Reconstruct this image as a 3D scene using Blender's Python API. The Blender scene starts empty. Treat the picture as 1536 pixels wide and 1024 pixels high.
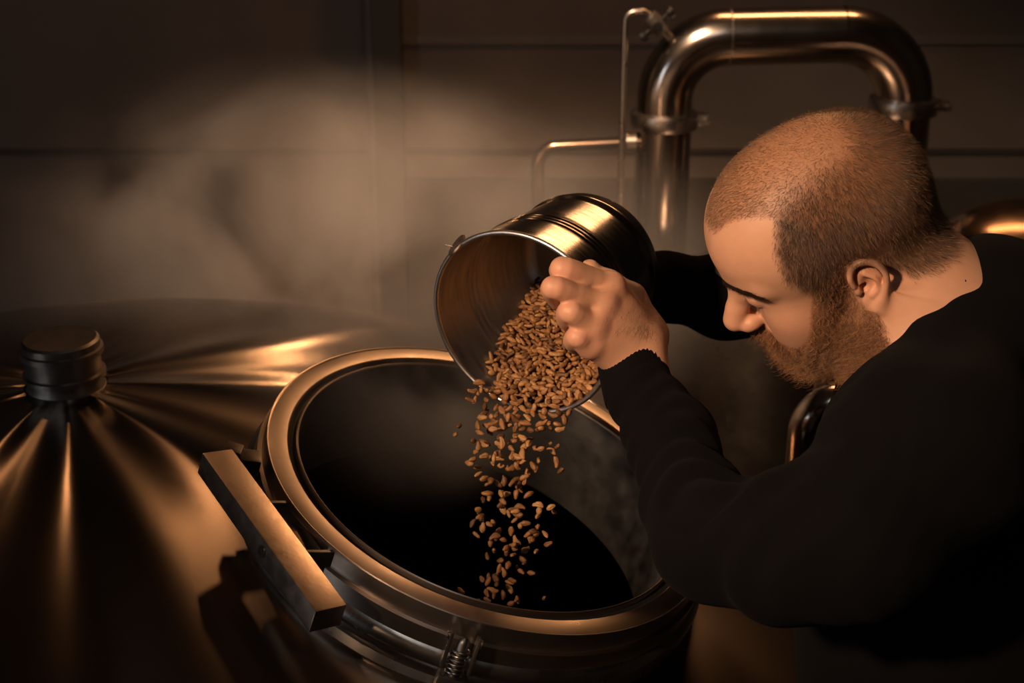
import bpy, bmesh, math, random
import numpy as np
from mathutils import Vector, Matrix, Euler

random.seed(7)
RNG = np.random.default_rng(11)
PI = math.pi
SC = bpy.context.scene
COL = SC.collection

# ------------------------------------------------------------------ camera
PITCH = math.radians(22.0)
CAM_Z = 1.9
FPX = 1536 * 50 / 36
cam_d = bpy.data.cameras.new('camera')
cam = bpy.data.objects.new('camera', cam_d)
COL.objects.link(cam)
cam.location = (0, 0, CAM_Z)
cam.rotation_euler = (PI / 2 - PITCH, 0, 0)
cam_d.lens = 50
cam_d.sensor_width = 36
cam_d.clip_start = 0.05
cam_d.dof.use_dof = True
cam_d.dof.focus_distance = 1.33
cam_d.dof.aperture_fstop = 8.0
SC.camera = cam

# ------------------------------------------------------------------ world, exposure
w = bpy.data.worlds.new('world')
SC.world = w
w.use_nodes = True
w.node_tree.nodes['Background'].inputs[0].default_value = (0.9, 0.85, 0.8, 1)
w.node_tree.nodes['Background'].inputs[1].default_value = 0.004
SC.view_settings.view_transform = 'Standard'
SC.view_settings.look = 'None'
SC.view_settings.gamma = 1
SC.view_settings.use_curve_mapping = False
SC.view_settings.exposure = 0.0
SC.cycles.use_denoising = True
SC.cycles.max_bounces = 7
SC.cycles.diffuse_bounces = 3
SC.cycles.glossy_bounces = 4
SC.cycles.volume_bounces = 0
SC.cycles.volume_step_rate = 3.0
SC.cycles.volume_max_steps = 128
SC.cycles.sample_clamp_indirect = 4.0
SC.cycles.sample_clamp_direct = 0

# ------------------------------------------------------------------ lamps
def lamp(name, kind, loc, target, power, col, size=0.3, size_y=None, spot=None, blend=0.5):
    d = bpy.data.lights.new(name, kind)
    d.energy = power
    d.color = col
    if kind == 'AREA':
        d.size = size
        d.shape = 'DISK'
        if size_y:
            d.shape = 'RECTANGLE'; d.size_y = size_y
        if spot: d.spread = spot
    else:
        d.shadow_soft_size = size
    if kind == 'SPOT':
        d.spot_size = spot; d.spot_blend = blend
    o = bpy.data.objects.new(name, d)
    COL.objects.link(o)
    o.location = loc
    o.rotation_euler = (Vector(target) - Vector(loc)).to_track_quat('-Z', 'Y').to_euler()
    return o

WARM = (1.0, 0.65, 0.41)
AMBER = (1.0, 0.47, 0.19)
lamp('key_lamp', 'SPOT', (-0.95, -0.15, 2.35), (0.24, 1.25, 1.42), 215, WARM, 0.06, spot=math.radians(28), blend=0.9)
lamp('steam_lamp', 'SPOT', (-0.30, 1.1, 3.1), (-0.08, 3.1, 0.62), 500, (1.0, 0.60, 0.35), 0.10, spot=math.radians(38), blend=1.0)
lamp('work_lamp', 'SPOT', (-0.48, 2.85, 2.8), (-0.22, 1.20, 1.15), 1.9, AMBER, 0.05, spot=math.radians(31), blend=1.0)
lamp('side_lamp', 'SPOT', (-1.25, 3.0, 2.8), (-0.40, 1.20, 1.15), 1.7, AMBER, 0.04, spot=math.radians(28), blend=1.0)
lamp('wall_lamp', 'SPOT', (-0.38, 4.05, 1.75), (-0.12, 1.70, 1.15), 8, AMBER, 0.04, spot=math.radians(26), blend=1.0)
lamp('back_lamp', 'AREA', (0.80, 3.4, 2.7), (0.0, 1.4, 1.15), 10.0, AMBER, 0.85, size_y=0.25)
lamp('pipe_lamp', 'SPOT', (-0.3, 1.9, 3.0), (0.65, 3.0, 1.0), 75, (1, .70, .47), 0.06, spot=math.radians(50), blend=0.9)
lamp('overhead_fill', 'AREA', (0.3, 0.2, 3.4), (0.2, 1.8, 1.0), 2.5, (0.95, 0.9, 0.85), 0.5, size_y=1.2)  # weak neutral fill added overhead, no real fixture
lamp('left_fill', 'AREA', (-2.3, 0.1, 1.7), (-0.1, 1.3, 1.15), 4.5, (0.85, 0.88, 0.95), 0.5, size_y=1.1)  # cool fill added at the left for grey reflections, no doorway there

# ------------------------------------------------------------------ pixel + distance -> place in the room
def P(px, py, d):
    x = (px - 768) / FPX * d
    y = -(py - 512) / FPX * d
    return np.array([x, d * math.cos(PITCH) + y * math.sin(PITCH), CAM_Z + y * math.cos(PITCH) - d * math.sin(PITCH)])

# ------------------------------------------------------------------ node helpers
def new_mat(name):
    m = bpy.data.materials.new(name)
    m.use_nodes = True
    nt = m.node_tree
    b = nt.nodes['Principled BSDF']
    return m, nt, b

def noise(nt, scale, detail=4, rough=0.5, coord='Object', vec=None, stretch=None):
    n = nt.nodes.new('ShaderNodeTexNoise')
    n.inputs['Scale'].default_value = scale
    n.inputs['Detail'].default_value = detail
    n.inputs['Roughness'].default_value = rough
    if vec is None:
        tc = nt.nodes.new('ShaderNodeTexCoord')
        vec = tc.outputs[coord]
    if stretch:
        mp = nt.nodes.new('ShaderNodeMapping')
        mp.inputs['Scale'].default_value = stretch
        nt.links.new(vec, mp.inputs['Vector'])
        vec = mp.outputs[0]
    nt.links.new(vec, n.inputs['Vector'])
    return n

def ramp(nt, src, stops):
    r = nt.nodes.new('ShaderNodeValToRGB')
    el = r.color_ramp.elements
    while len(el) < len(stops): el.new(0.5)
    for e, (p, c) in zip(el, stops):
        e.position = p
        e.color = (c, c, c, 1) if isinstance(c, (int, float)) else (*c, 1)
    nt.links.new(src, r.inputs[0])
    return r

def bump(nt, b, src, strength, dist=0.002, prev=None):
    u = nt.nodes.new('ShaderNodeBump')
    u.inputs['Strength'].default_value = strength
    u.inputs['Distance'].default_value = dist
    nt.links.new(src, u.inputs['Height'])
    if prev: nt.links.new(prev.outputs[0], u.inputs['Normal'])
    nt.links.new(u.outputs[0], b.inputs['Normal'])
    return u

def metal(name, col, rough, var=0.08, sc=9, aniso=0.0, bmp=0.05, bsc=40, radial=False, col2=None, stretch=None):
    m, nt, b = new_mat(name)
    b.inputs['Metallic'].default_value = 1
    n = noise(nt, sc, 5, 0.6, stretch=stretch)
    c2 = col2 or tuple(c * 0.72 for c in col)
    r = ramp(nt, n.outputs[0], [(0.3, c2), (0.7, col)])
    nt.links.new(r.outputs[0], b.inputs['Base Color'])
    r2 = ramp(nt, n.outputs[0], [(0.3, rough + var), (0.7, max(0.03, rough - var))])
    nt.links.new(r2.outputs[0], b.inputs['Roughness'])
    if aniso:
        b.inputs['Anisotropic'].default_value = aniso
        if radial:
            b.inputs['Anisotropic Rotation'].default_value = 0.25
            t = nt.nodes.new('ShaderNodeTangent')
            t.direction_type = 'RADIAL'; t.axis = 'Z'
            nt.links.new(t.outputs[0], b.inputs['Tangent'])
    if bmp:
        n2 = noise(nt, bsc, 3, 0.5, stretch=stretch)
        bump(nt, b, n2.outputs[0], bmp, 0.004)
    return m

def plain(name, col, rough=0.6, var=0.2, sc=30, bmp=0.1, dist=0.002, spec=0.5, col2=None):
    m, nt, b = new_mat(name)
    n = noise(nt, sc, 5, 0.6)
    r = ramp(nt, n.outputs[0], [(0.3, col2 or tuple(c * (1 - var) for c in col)), (0.7, col)])
    nt.links.new(r.outputs[0], b.inputs['Base Color'])
    b.inputs['Roughness'].default_value = rough
    b.inputs['Specular IOR Level'].default_value = spec
    if bmp: bump(nt, b, n.outputs[0], bmp, dist)
    return m

# dome of the kettle: spun stainless steel, brushed in rings, gently uneven
def dome_metal():
    m, nt, b = new_mat('spun_steel')
    b.inputs['Metallic'].default_value = 1
    tc = nt.nodes.new('ShaderNodeTexCoord')
    n = noise(nt, 2.2, 5, 0.6)
    r = ramp(nt, n.outputs[0], [(0.3, (0.29, 0.235, 0.195)), (0.7, (0.42, 0.35, 0.295))])
    nt.links.new(r.outputs[0], b.inputs['Base Color'])
    # sector waves: hammered unevenness that runs outwards from the neck
    sep = nt.nodes.new('ShaderNodeSeparateXYZ'); nt.links.new(tc.outputs['Object'], sep.inputs[0])
    at = nt.nodes.new('ShaderNodeMath'); at.operation = 'ARCTAN2'
    nt.links.new(sep.outputs[1], at.inputs[0]); nt.links.new(sep.outputs[0], at.inputs[1])
    ln = nt.nodes.new('ShaderNodeVectorMath'); ln.operation = 'LENGTH'; nt.links.new(tc.outputs['Object'], ln.inputs[0])
    cb = nt.nodes.new('ShaderNodeCombineXYZ')
    nt.links.new(at.outputs[0], cb.inputs[0]); nt.links.new(ln.outputs['Value'], cb.inputs[1])
    nn = noise(nt, 1.0, 0, 0.4, vec=cb.outputs[0], stretch=(2.6, 1.1, 1))
    n3 = noise(nt, 1.0, 3, 0.5, vec=cb.outputs[0], stretch=(6, 170, 1))
    u = bump(nt, b, nn.outputs[0], 1.0, 0.010)
    bump(nt, b, n3.outputs[0], 0.05, 0.002, prev=u)
    r2 = ramp(nt, nn.outputs[0], [(0.3, 0.23), (0.7, 0.16)])
    nt.links.new(r2.outputs[0], b.inputs['Roughness'])
    b.inputs['Anisotropic'].default_value = 0.94
    b.inputs['Anisotropic Rotation'].default_value = 0.25
    t = nt.nodes.new('ShaderNodeTangent'); t.direction_type = 'RADIAL'; t.axis = 'Z'
    nt.links.new(t.outputs[0], b.inputs['Tangent'])
    return m

M_DOME = dome_metal()
M_STEEL = metal('satin_steel', (0.62, 0.57, 0.52), 0.30, 0.10, 14, bmp=0.05)
M_RIM = metal('turned_steel', (0.68, 0.58, 0.50), 0.34, 0.07, 12, aniso=0.6, radial=True, bmp=0.02)
M_DARKSTEEL = metal('dull_steel', (0.30, 0.28, 0.26), 0.45, 0.12, 20)
M_HINGE = metal('blackened_steel', (0.10, 0.09, 0.085), 0.38, 0.08, 30)
M_INNER = metal('vessel_lining_steel', (0.34, 0.33, 0.32), 0.50, 0.12, 16, bmp=0.12, bsc=60)
M_BUCKET = metal('bucket_steel', (0.38, 0.36, 0.345), 0.20, 0.06, 30, bmp=0.02, stretch=(1, 1, 8))
M_BRIGHT = metal('bright_steel', (0.85, 0.80, 0.75), 0.34, 0.04, 30, bmp=0.0)
M_BUCKETIN = metal('bucket_lining_steel', (0.40, 0.385, 0.365), 0.36, 0.08, 20, aniso=0.5, radial=True, bmp=0.04, stretch=(1, 1, 8))
M_PIPE = metal('polished_steel', (0.64, 0.56, 0.49), 0.20, 0.05, 8, bmp=0.02, bsc=12)
M_COPPER = metal('coppery_steel', (0.38, 0.26, 0.18), 0.20, 0.06, 8, bmp=0.02)
M_TANK = metal('tank_steel', (0.50, 0.43, 0.37), 0.27, 0.07, 5, aniso=0.6, radial=True, bmp=0.05, bsc=5)
M_BAR = metal('heat_tinted_steel', (0.70, 0.57, 0.46), 0.34, 0.06, 70, bmp=0.03, bsc=260, col2=(0.58, 0.47, 0.39))
M_RUBBER = plain('black_rubber', (0.012, 0.012, 0.012), 0.55, bmp=0.05)
M_BLACKPL = plain('black_plastic', (0.015, 0.014, 0.014), 0.35, bmp=0.02)
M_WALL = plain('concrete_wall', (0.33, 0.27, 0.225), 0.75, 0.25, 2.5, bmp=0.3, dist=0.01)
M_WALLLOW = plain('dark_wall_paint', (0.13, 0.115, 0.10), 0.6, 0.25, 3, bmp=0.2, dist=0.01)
M_TRIM = plain('painted_trim', (0.33, 0.29, 0.25), 0.5, 0.2, 5, bmp=0.05)
M_FLOOR = plain('concrete_floor', (0.07, 0.06, 0.055), 0.5, 0.3, 4, bmp=0.15, dist=0.01)

# ------------------------------------------------------------------ object helpers
def tag(o, label=None, cat=None, group=None, kind=None):
    if label: o['label'] = label
    if cat: o['category'] = cat
    if group: o['group'] = group
    if kind: o['kind'] = kind
    return o

def link(name, me, mat, parent=None, M=None):
    o = bpy.data.objects.new(name, me)
    COL.objects.link(o)
    if mat and not me.materials: me.materials.append(mat)
    M = M or Matrix.Identity(4)
    if parent:
        o.parent = parent
        M = WORLD[parent.name].inverted() @ M
        WORLD[o.name] = WORLD[parent.name] @ M
    else:
        WORLD[o.name] = M
    o.matrix_basis = M
    return o
WORLD = {}

def empty(name, loc, M=None):
    o = bpy.data.objects.new(name, None)
    COL.objects.link(o)
    o.empty_display_size = 0.05
    o.matrix_basis = M or Matrix.Translation(Vector(loc))
    WORLD[o.name] = o.matrix_basis.copy()
    return o

def fin(bm, name, mat, parent=None, M=None, smooth=True, angle=35):
    bmesh.ops.recalc_face_normals(bm, faces=bm.faces)
    me = bpy.data.meshes.new(name)
    bm.to_mesh(me); bm.free()
    if smooth:
        me.polygons.foreach_set('use_smooth', [True] * len(me.polygons))
        me.set_sharp_from_angle(angle=math.radians(angle))
    return link(name, me, mat, parent, M)

def frame(origin, z, xhint=(1, 0, 0)):
    z = Vector(z).normalized()
    x = Vector(xhint); x = (x - z * x.dot(z)).normalized()
    y = z.cross(x)
    M = Matrix((x, y, z)).transposed().to_4x4()
    M.translation = Vector(origin)
    return M

def add_lathe(bm, prof, n=96, closed=False, a0=0, a1=2 * PI, M=None):
    full = abs(a1 - a0 - 2 * PI) < 1e-6
    rings = []
    cnt = n if full else n + 1
    for r, h in prof:
        ring = []
        for i in range(cnt):
            a = a0 + (a1 - a0) * i / n
            v = Vector((r * math.cos(a), r * math.sin(a), h))
            ring.append(bm.verts.new(M @ v if M else v))
        rings.append(ring)
    k = len(rings)
    for j in range(k if closed else k - 1):
        A, B = rings[j], rings[(j + 1) % k]
        for i in range(n):
            i2 = (i + 1) % cnt
            bm.faces.new((A[i], A[i2], B[i2], B[i]))
    if closed and not full:
        bm.faces.new([r[0] for r in rings]); bm.faces.new([r[-1] for r in rings])
    return rings

def add_disc(bm, r, h, n=64, M=None):
    vs = [Vector((r * math.cos(2 * PI * i / n), r * math.sin(2 * PI * i / n), h)) for i in range(n)]
    bm.faces.new([bm.verts.new(M @ v if M else v) for v in vs])

def add_box(bm, size, M=None, bev=0.0, loc=(0, 0, 0)):
    b = bmesh.new()
    bmesh.ops.create_cube(b, size=1)
    bmesh.ops.scale(b, vec=size, verts=b.verts)
    if bev: bmesh.ops.bevel(b, geom=b.edges[:], offset=bev, segments=2, affect='EDGES', profile=0.7)
    bmesh.ops.translate(b, vec=loc, verts=b.verts)
    if M: bmesh.ops.transform(b, matrix=M, verts=b.verts)
    me = bpy.data.meshes.new('t'); b.to_mesh(me); b.free()
    bm.from_mesh(me); bpy.data.meshes.remove(me)

def add_cyl(bm, a, b, r, n=32, r2=None, cap=True, bev=0.0):
    a, b = Vector(a), Vector(b)
    L = (b - a).length
    M = frame(a, b - a, (0.31, 0.9, 0.2))
    r2 = r if r2 is None else r2
    pr = [(r, 0), (r2, L)]
    if bev: pr = [(r - bev, 0), (r, bev), (r2, L - bev), (r2 - bev, L)]
    R = add_lathe(bm, pr, n, M=M)
    if cap:
        bm.faces.new(R[0]); bm.faces.new(R[-1])

def add_tube(bm, pts, r, n=20, cap=True, radii=None):
    pts = [Vector(p) for p in pts]
    k = len(pts)
    T = [(pts[min(i + 1, k - 1)] - pts[max(i - 1, 0)]).normalized() for i in range(k)]
    ref = Vector((0, 0, 1)) if abs(T[0].z) < 0.9 else Vector((1, 0, 0))
    x = T[0].cross(ref).normalized()
    rings = []
    for i in range(k):
        x = (x - T[i] * x.dot(T[i])).normalized()
        y = T[i].cross(x)
        rr = radii[i] if radii else r
        rings.append([bm.verts.new(pts[i] + (x * math.cos(2 * PI * j / n) + y * math.sin(2 * PI * j / n)) * rr) for j in range(n)])
    for A, B in zip(rings, rings[1:]):
        for j in range(n):
            bm.faces.new((A[j], A[(j + 1) % n], B[(j + 1) % n], B[j]))
    if cap:
        bm.faces.new(rings[0]); bm.faces.new(rings[-1])

def arc_path(pts, radius, seg=14):
    """polyline with rounded corners"""
    pts = [Vector(p) for p in pts]
    rad = radius if isinstance(radius, (list, tuple)) else [radius] * (len(pts) - 2)
    out = [pts[0]]
    for i in range(1, len(pts) - 1):
        p, a, b = pts[i], (pts[i - 1] - pts[i]).normalized(), (pts[i + 1] - pts[i]).normalized()
        ang = a.angle(b)
        t = rad[i - 1] / math.tan(ang / 2)
        s, e = p + a * t, p + b * t
        c = p + (a + b).normalized() * (rad[i - 1] / math.sin(ang / 2))
        sv, ev = s - c, e - c
        tot = sv.angle(ev)
        for j in range(seg + 1):
            u = j / seg
            out.append(c + (sv * math.sin((1 - u) * tot) + ev * math.sin(u * tot)) / math.sin(tot))
    out.append(pts[-1])
    return out

# ------------------------------------------------------------------ the room
def plane_box(name, lo, hi, mat, **k):
    bm = bmesh.new()
    lo, hi = Vector(lo), Vector(hi)
    add_box(bm, hi - lo, loc=(lo + hi) / 2, **k)
    o = fin(bm, name, mat, smooth=False)
    tag(o, kind='structure')
    return o

WY = 4.25
plane_box('floor', (-3.2, -1.2, -0.1), (3.2, WY + 0.2, 0), M_FLOOR)
plane_box('ceiling', (-3.2, -1.2, 3.6), (3.2, WY + 0.2, 3.7), M_WALLLOW)
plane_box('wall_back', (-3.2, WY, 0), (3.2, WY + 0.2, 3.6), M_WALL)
plane_box('wall_left', (-3.4, -1.2, 0), (-3.2, WY + 0.2, 3.6), M_WALLLOW)
plane_box('wall_right', (3.2, -1.2, 0), (3.4, WY + 0.2, 3.6), M_WALLLOW)
plane_box('wall_front', (-3.2, -1.4, 0), (3.2, -1.2, 3.6), M_WALLLOW)
def wall_z(py):
    d = 4.2
    for _ in range(30):
        p = P(768, py, d); d += (WY - p[1])
    return P(768, py, d)[2]
def wall_x(px, py):
    d = 4.2
    for _ in range(30):
        p = P(px, py, d); d += (WY - p[1])
    return P(px, py, d)[0]
zt = wall_z(266)
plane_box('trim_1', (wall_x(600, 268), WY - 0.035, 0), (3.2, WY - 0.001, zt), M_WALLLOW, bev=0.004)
plane_box('trim_2', (-3.2, WY - 0.008, wall_z(231)), (3.2, WY - 0.001, wall_z(222)), M_WALLLOW, bev=0.003)
plane_box('trim_3', (wall_x(575, 60), WY - 0.010, wall_z(66)), (3.2, WY - 0.001, wall_z(52)), M_TRIM, bev=0.003)
# conduit against the wall
xc = wall_x(566, 250)
bm = bmesh.new(); add_cyl(bm, (xc, WY - 0.055, 0), (xc, WY - 0.055, 3.6), 0.022, 24)
tag(fin(bm, 'conduit_pipe', M_TRIM), 'grey vertical conduit pipe running up the back wall behind the steam', 'pipe')
plane_box('shadow_strip', (xc + 0.005, WY - 0.10, 0), (xc + 0.09, WY - 0.001, 3.6), M_WALLLOW, bev=0.004)  # dark strip standing in for the conduit's shadow on the wall

# ------------------------------------------------------------------ kettle
MC = Vector((-0.022, 1.427, 1.162))            # middle of the manway mouth
MN = Vector((0.304, -0.118, 0.945)).normalized()
MF = frame(MC, MN, (1, 0, 0))
MFI = MF.inverted()
KA = Vector((-0.552, 1.612, 0))                # kettle axis
KR = 0.935
def dome_z(r):
    if r < 0.80: return 1.192 - r * r / (2 * 1.664)
    z8 = 1.192 - 0.64 / 3.328; s8 = 0.8 / 1.664
    # knuckle
    t = min((r - 0.80) / (KR - 0.80), 1.0)
    return z8 - s8 * (r - 0.8) - 0.055 * (1 - math.sqrt(max(0, 1 - t * t)))

def on_mouth(px, py, h=0.0):
    """manway-frame coordinates of the spot a pixel shows on the plane h above the mouth"""
    c = Vector((0, 0, CAM_Z)); d = Vector(P(px, py, 1.0)) - c
    o = MC + MN * h
    t = (o - c).dot(MN) / d.dot(MN)
    return MFI @ (c + d * t)

kettle = empty('brew_kettle', (KA.x, KA.y, 0))
tag(kettle, 'large domed stainless brewing kettle with an open round manway reflecting warm light', 'kettle')

# shell: dome with the manway hole, knuckle, wall
NR, NA = 150, 420
rr = [0.05 + (KR - 0.05) * (i / NR) for i in range(NR + 1)]
rr += [KR] * 3
zz = [dome_z(r) for r in rr[:NR + 1]] + [0.75, 0.45, 0.12]
verts = []; faces = []
for r, z in zip(rr, zz):
    for j in range(NA):
        a = 2 * PI * j / NA
        verts.append((r * math.cos(a), r * math.sin(a), z))
for i in range(len(rr) - 1):
    for j in range(NA):
        q = (i * NA + j, i * NA + (j + 1) % NA, (i + 1) * NA + (j + 1) % NA, (i + 1) * NA + j)
        c = sum((Vector(verts[k]) for k in q), Vector()) / 4 + Vector((KA.x, KA.y, 0))
        l = MFI @ c
        if l.z > -0.5 and math.hypot(l.x, l.y) < 0.255 and i < NR: continue
        faces.append(q[::-1])
me = bpy.data.meshes.new('dome_shell'); me.from_pydata(verts, [], faces)
me.polygons.foreach_set('use_smooth', [True] * len(me.polygons))
shell = link('dome_shell', me, M_DOME, kettle, Matrix.Translation((KA.x, KA.y, 0)))
bm = bmesh.new(); add_disc(bm, KR, 0.12, NA)
fin(bm, 'vessel_bottom', M_DARKSTEEL, kettle, Matrix.Translation((KA.x, KA.y, 0)))
for a in (0.5, 2.1, 3.7, 5.3):
    bm = bmesh.new(); p = (KA.x + 0.8 * math.cos(a), KA.y + 0.8 * math.sin(a))
    add_cyl(bm, (*p, 0), (*p, 0.13), 0.05, 24)
    fin(bm, 'leg', M_DARKSTEEL, kettle)
# apex neck with two bands
bm = bmesh.new()
add_lathe(bm, [(0.075, -0.012), (0.062, 0.0), (0.055, 0.004), (0.053, 0.012), (0.053, 0.022), (0.058, 0.024), (0.058, 0.032), (0.053, 0.034),
               (0.053, 0.066), (0.058, 0.068), (0.058, 0.078), (0.054, 0.080), (0.054, 0.092), (0.050, 0.096), (0.0005, 0.098)], 64)
fin(bm, 'vent_neck', M_DARKSTEEL, kettle, Matrix.Translation((KA.x, KA.y, 1.188)) @ Matrix.Diagonal((0.86, 0.86, 0.68, 1)))

# manway neck: flange face, edge, wall, weld, rolled base
bm = bmesh.new()
base = [(0.2555, -0.030), (0.2548, -0.034), (0.2560, -0.038), (0.2590, -0.0395), (0.2640, -0.042), (0.2685, -0.047), (0.2700, -0.053), (0.2685, -0.059), (0.2655, -0.064), (0.2660, -0.072), (0.2720, -0.079), (0.2720, -0.105), (0.250, -0.105)]
add_lathe(bm, base, 200)
fin(bm, 'manway_collar', M_STEEL, kettle, MF)
bm = bmesh.new()
add_lathe(bm, [(0.2335, -0.016), (0.2335, -0.0008), (0.2345, 0), (0.2535, 0.0), (0.2545, -0.0004), (0.2550, 0.0008), (0.2562, 0.0012), (0.2570, 0.0004), (0.2572, -0.001),
               (0.2572, -0.029), (0.2545, -0.031)], 240)
fin(bm, 'manway_flange', M_RIM, kettle, MF)
bm = bmesh.new()   # row of weld ripples
for i in range(260):
    a = 2 * PI * i / 260
    s = 0.0022 + 0.0006 * math.sin(i * 2.3)
    mm = Matrix.Translation((0.2572 * math.cos(a), 0.2572 * math.sin(a), -0.0345 + 0.0006 * math.sin(i * 1.7))) @ Matrix.Rotation(a, 4, 'Z') @ Matrix.Scale(s, 4)
    bmesh.ops.create_icosphere(bm, subdivisions=1, radius=1, matrix=mm)
fin(bm, 'weld_seam', M_STEEL, kettle, MF)
bm = bmesh.new()
add_lathe(bm, [(0.2245, -0.014), (0.2245, -0.007), (0.228, -0.0055), (0.2335, -0.007), (0.2335, -0.015)], 200)
fin(bm, 'gasket', M_RUBBER, kettle, MF)
bm = bmesh.new()
add_lathe(bm, [(0.2215, -0.002), (0.2218, -0.0003), (0.2230, 0.0004), (0.2242, -0.0003), (0.2245, -0.002), (0.2245, -0.016), (0.262, -0.022), (0.262, -0.115)], 240)
fin(bm, 'manway_lip', M_RIM, kettle, MF)
bm = bmesh.new()
add_lathe(bm, [(0.2215, -0.002), (0.2213, -0.04), (0.2213, -0.135), (0.2225, -0.1365), (0.2245, -0.135), (0.2245, -0.016)], 200)
fin(bm, 'manway_inner_wall', M_INNER, kettle, MF)

# counterweight bar beside the mouth
A0, A1 = on_mouth(326, 676, 0.004), on_mouth(497, 912, 0.004)
d = (A1 - A0); L = d.length; d.normalize()
side = Vector((0, 0, 1)).cross(d)
BF = Matrix((d, side, Vector((0, 0, 1)))).transposed().to_4x4(); BF.translation = (A0 + A1) / 2
wbar = 0.034
bar = bmesh.new()
add_box(bar, (L, wbar, 0.026), bev=0.0012, loc=(0, 0, -0.013))
lift = fin(bar, 'hinge_bar', M_BAR, kettle, MF @ BF, angle=20)
lift['label'] = 'heat tinted square bar'
bm = bmesh.new()
oq = -1 if (BF @ Vector((0, 1, 0)) - BF.translation).dot(-BF.translation) > 0 else 1   # outward side
inn = -oq
add_cyl(bm, (0.02, oq * wbar / 2, -0.013), (0.02, oq * (wbar / 2 + 0.0014), -0.013), 0.0062, 24, bev=0.0004)
add_box(bm, (0.008, 0.0006, 0.0012), loc=(0.02, oq * (wbar / 2 + 0.0016), -0.013))
fin(bm, 'set_screw', M_STEEL, lift, MF @ BF)
# two bracket plates + web between bar and flange, and hinge knuckles at the far end
def mouth_box(name, pa, pb, h0, h1, th, mat, bev=0.0008):
    """upright plate from pixel pa to pixel pb in the manway frame between heights h0 and h1"""
    a, b = on_mouth(*pa, h1), on_mouth(*pb, h1)
    dd = (b - a); ln = dd.length; dd.normalize()
    s = Vector((0, 0, 1)).cross(dd)
    F = Matrix((dd, s, Vector((0, 0, 1)))).transposed().to_4x4(); F.translation = (a + b) / 2
    q = bmesh.new(); add_box(q, (ln, th, h1 - h0), bev=bev, loc=(0, 0, (h0 - h1) / 2))
    return fin(q, name, mat, kettle, MF @ F)
mouth_box('bracket_plate', (398, 752), (444, 752), -0.030, -0.002, 0.004, M_DARKSTEEL)
mouth_box('bracket_plate', (458, 826), (506, 826), -0.030, -0.002, 0.004, M_DARKSTEEL)
mouth_box('bracket_web', (437, 764), (480, 824), -0.028, -0.006, 0.003, M_STEEL)
mouth_box('hinge_block', (338, 666), (364, 674), -0.030, 0.0, 0.018, M_HINGE, 0.002)
mouth_box('hinge_block', (360, 680), (392, 684), -0.034, -0.006, 0.022, M_HINGE, 0.003)

# swing bolt at the near side of the flange
def swing_bolt(px, py):
    p = on_mouth(px, py, -0.02)
    a = math.atan2(p.y, p.x)
    F = MF @ Matrix.Rotation(a, 4, 'Z') @ Matrix.Translation((0.275, 0, -0.014)) @ Matrix.Rotation(math.radians(180 - 22), 4, 'Y')
    # local +Z now runs down the neck; local -X outwards
    q = bmesh.new()
    rings = [(0.0, -0.006), (0.003, -0.0058), (0.0054, -0.003), (0.0058, 0.0), (0.0058, 0.085), (0.0, 0.086)]
    add_lathe(q, rings, 28)
    rod = fin(q, 'swing_bolt', M_DARKSTEEL, kettle, F)
    q = bmesh.new()
    turns, pts = 6.5, []
    for i in range(int(turns * 22) + 1):
        t = i / 22
        pts.append((0.0085 * math.cos(2 * PI * t), 0.0085 * math.sin(2 * PI * t), 0.006 + 0.0042 * t))
    add_tube(q, pts, 0.0012, 10)
    fin(q, 'spring', M_STEEL, rod, F)
    for s in (-1, 1):
        q = bmesh.new()
        add_box(q, (0.016, 0.004, 0.036), bev=0.001, loc=(0.002, s * 0.0135, 0.010))
        add_cyl(q, (-0.001, s * 0.0125, -0.004), (-0.001, s * 0.018, -0.004), 0.0045, 20, bev=0.0006)
        fin(q, 'fork_plate', M_STEEL, kettle, F)
    q = bmesh.new()
    add_box(q, (0.024, 0.030, 0.022), bev=0.002, loc=(0, 0, 0.044))
    add_lathe(q, [(0.0125, 0.055), (0.0125, 0.058), (0.0105, 0.060), (0.0105, 0.070)], 32)
    fin(q, 'guide_block', M_STEEL, kettle, F)
    q = bmesh.new()
    add_lathe(q, [(0.006, 0.070), (0.0145, 0.071), (0.0150, 0.073), (0.0150, 0.084), (0.0145, 0.086), (0.006, 0.087)], 6)
    fin(q, 'hex_nut', M_STEEL, rod, F)
swing_bolt(696, 950)

# ------------------------------------------------------------------ pipework and vessels behind
def PY(px, py, Y):
    a, b = P(px, py, 1.0), P(px, py, 2.0)
    t = (Y - a[1]) / (b[1] - a[1])
    return a + (b - a) * t

UD = 3.2
ul = P(995, 200, UD); ur = P(1355, 190, UD)
R_U = 0.0625
y_u = float(ul[1]); xl = float(ul[0]); xr = float(PY(1355, 155, y_u)[0])
ztop = float(PY(1100, 56, y_u)[2])
u = empty('vapour_pipe', (xl, y_u, 0))
tag(u, 'wide polished steel pipe arching over in an upside down U behind the man', 'pipe')
zc_l = float(PY(995, 178, y_u)[2]); zc_r = float(PY(1355, 157, y_u)[2])
rl, rr_ = 0.135, 0.150
def tube_part(name, pts, r, mat, parent, n=48, cap=False, **k):
    q = bmesh.new(); add_tube(q, pts, r, n, cap=cap, **k)
    return fin(q, name, mat, parent)
tube_part('riser', [(xl, y_u, 0.0), (xl, y_u, 0.6), (xl, y_u, zc_l)], R_U, M_PIPE, u)
pts = arc_path([(xl, y_u, zc_l), (xl, y_u, ztop), (xl + 0.30, y_u, ztop)], rl, 24)
tube_part('elbow', [p for p in pts if p.x <= xl + rl + 1e-3], R_U, M_PIPE, u)
tube_part('crossover', [(xl + rl, y_u, ztop), ((xl + xr) / 2, y_u, ztop + 0.004), (xr - rr_, y_u, ztop + 0.006)], R_U * 0.985, M_PIPE, u)
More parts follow.
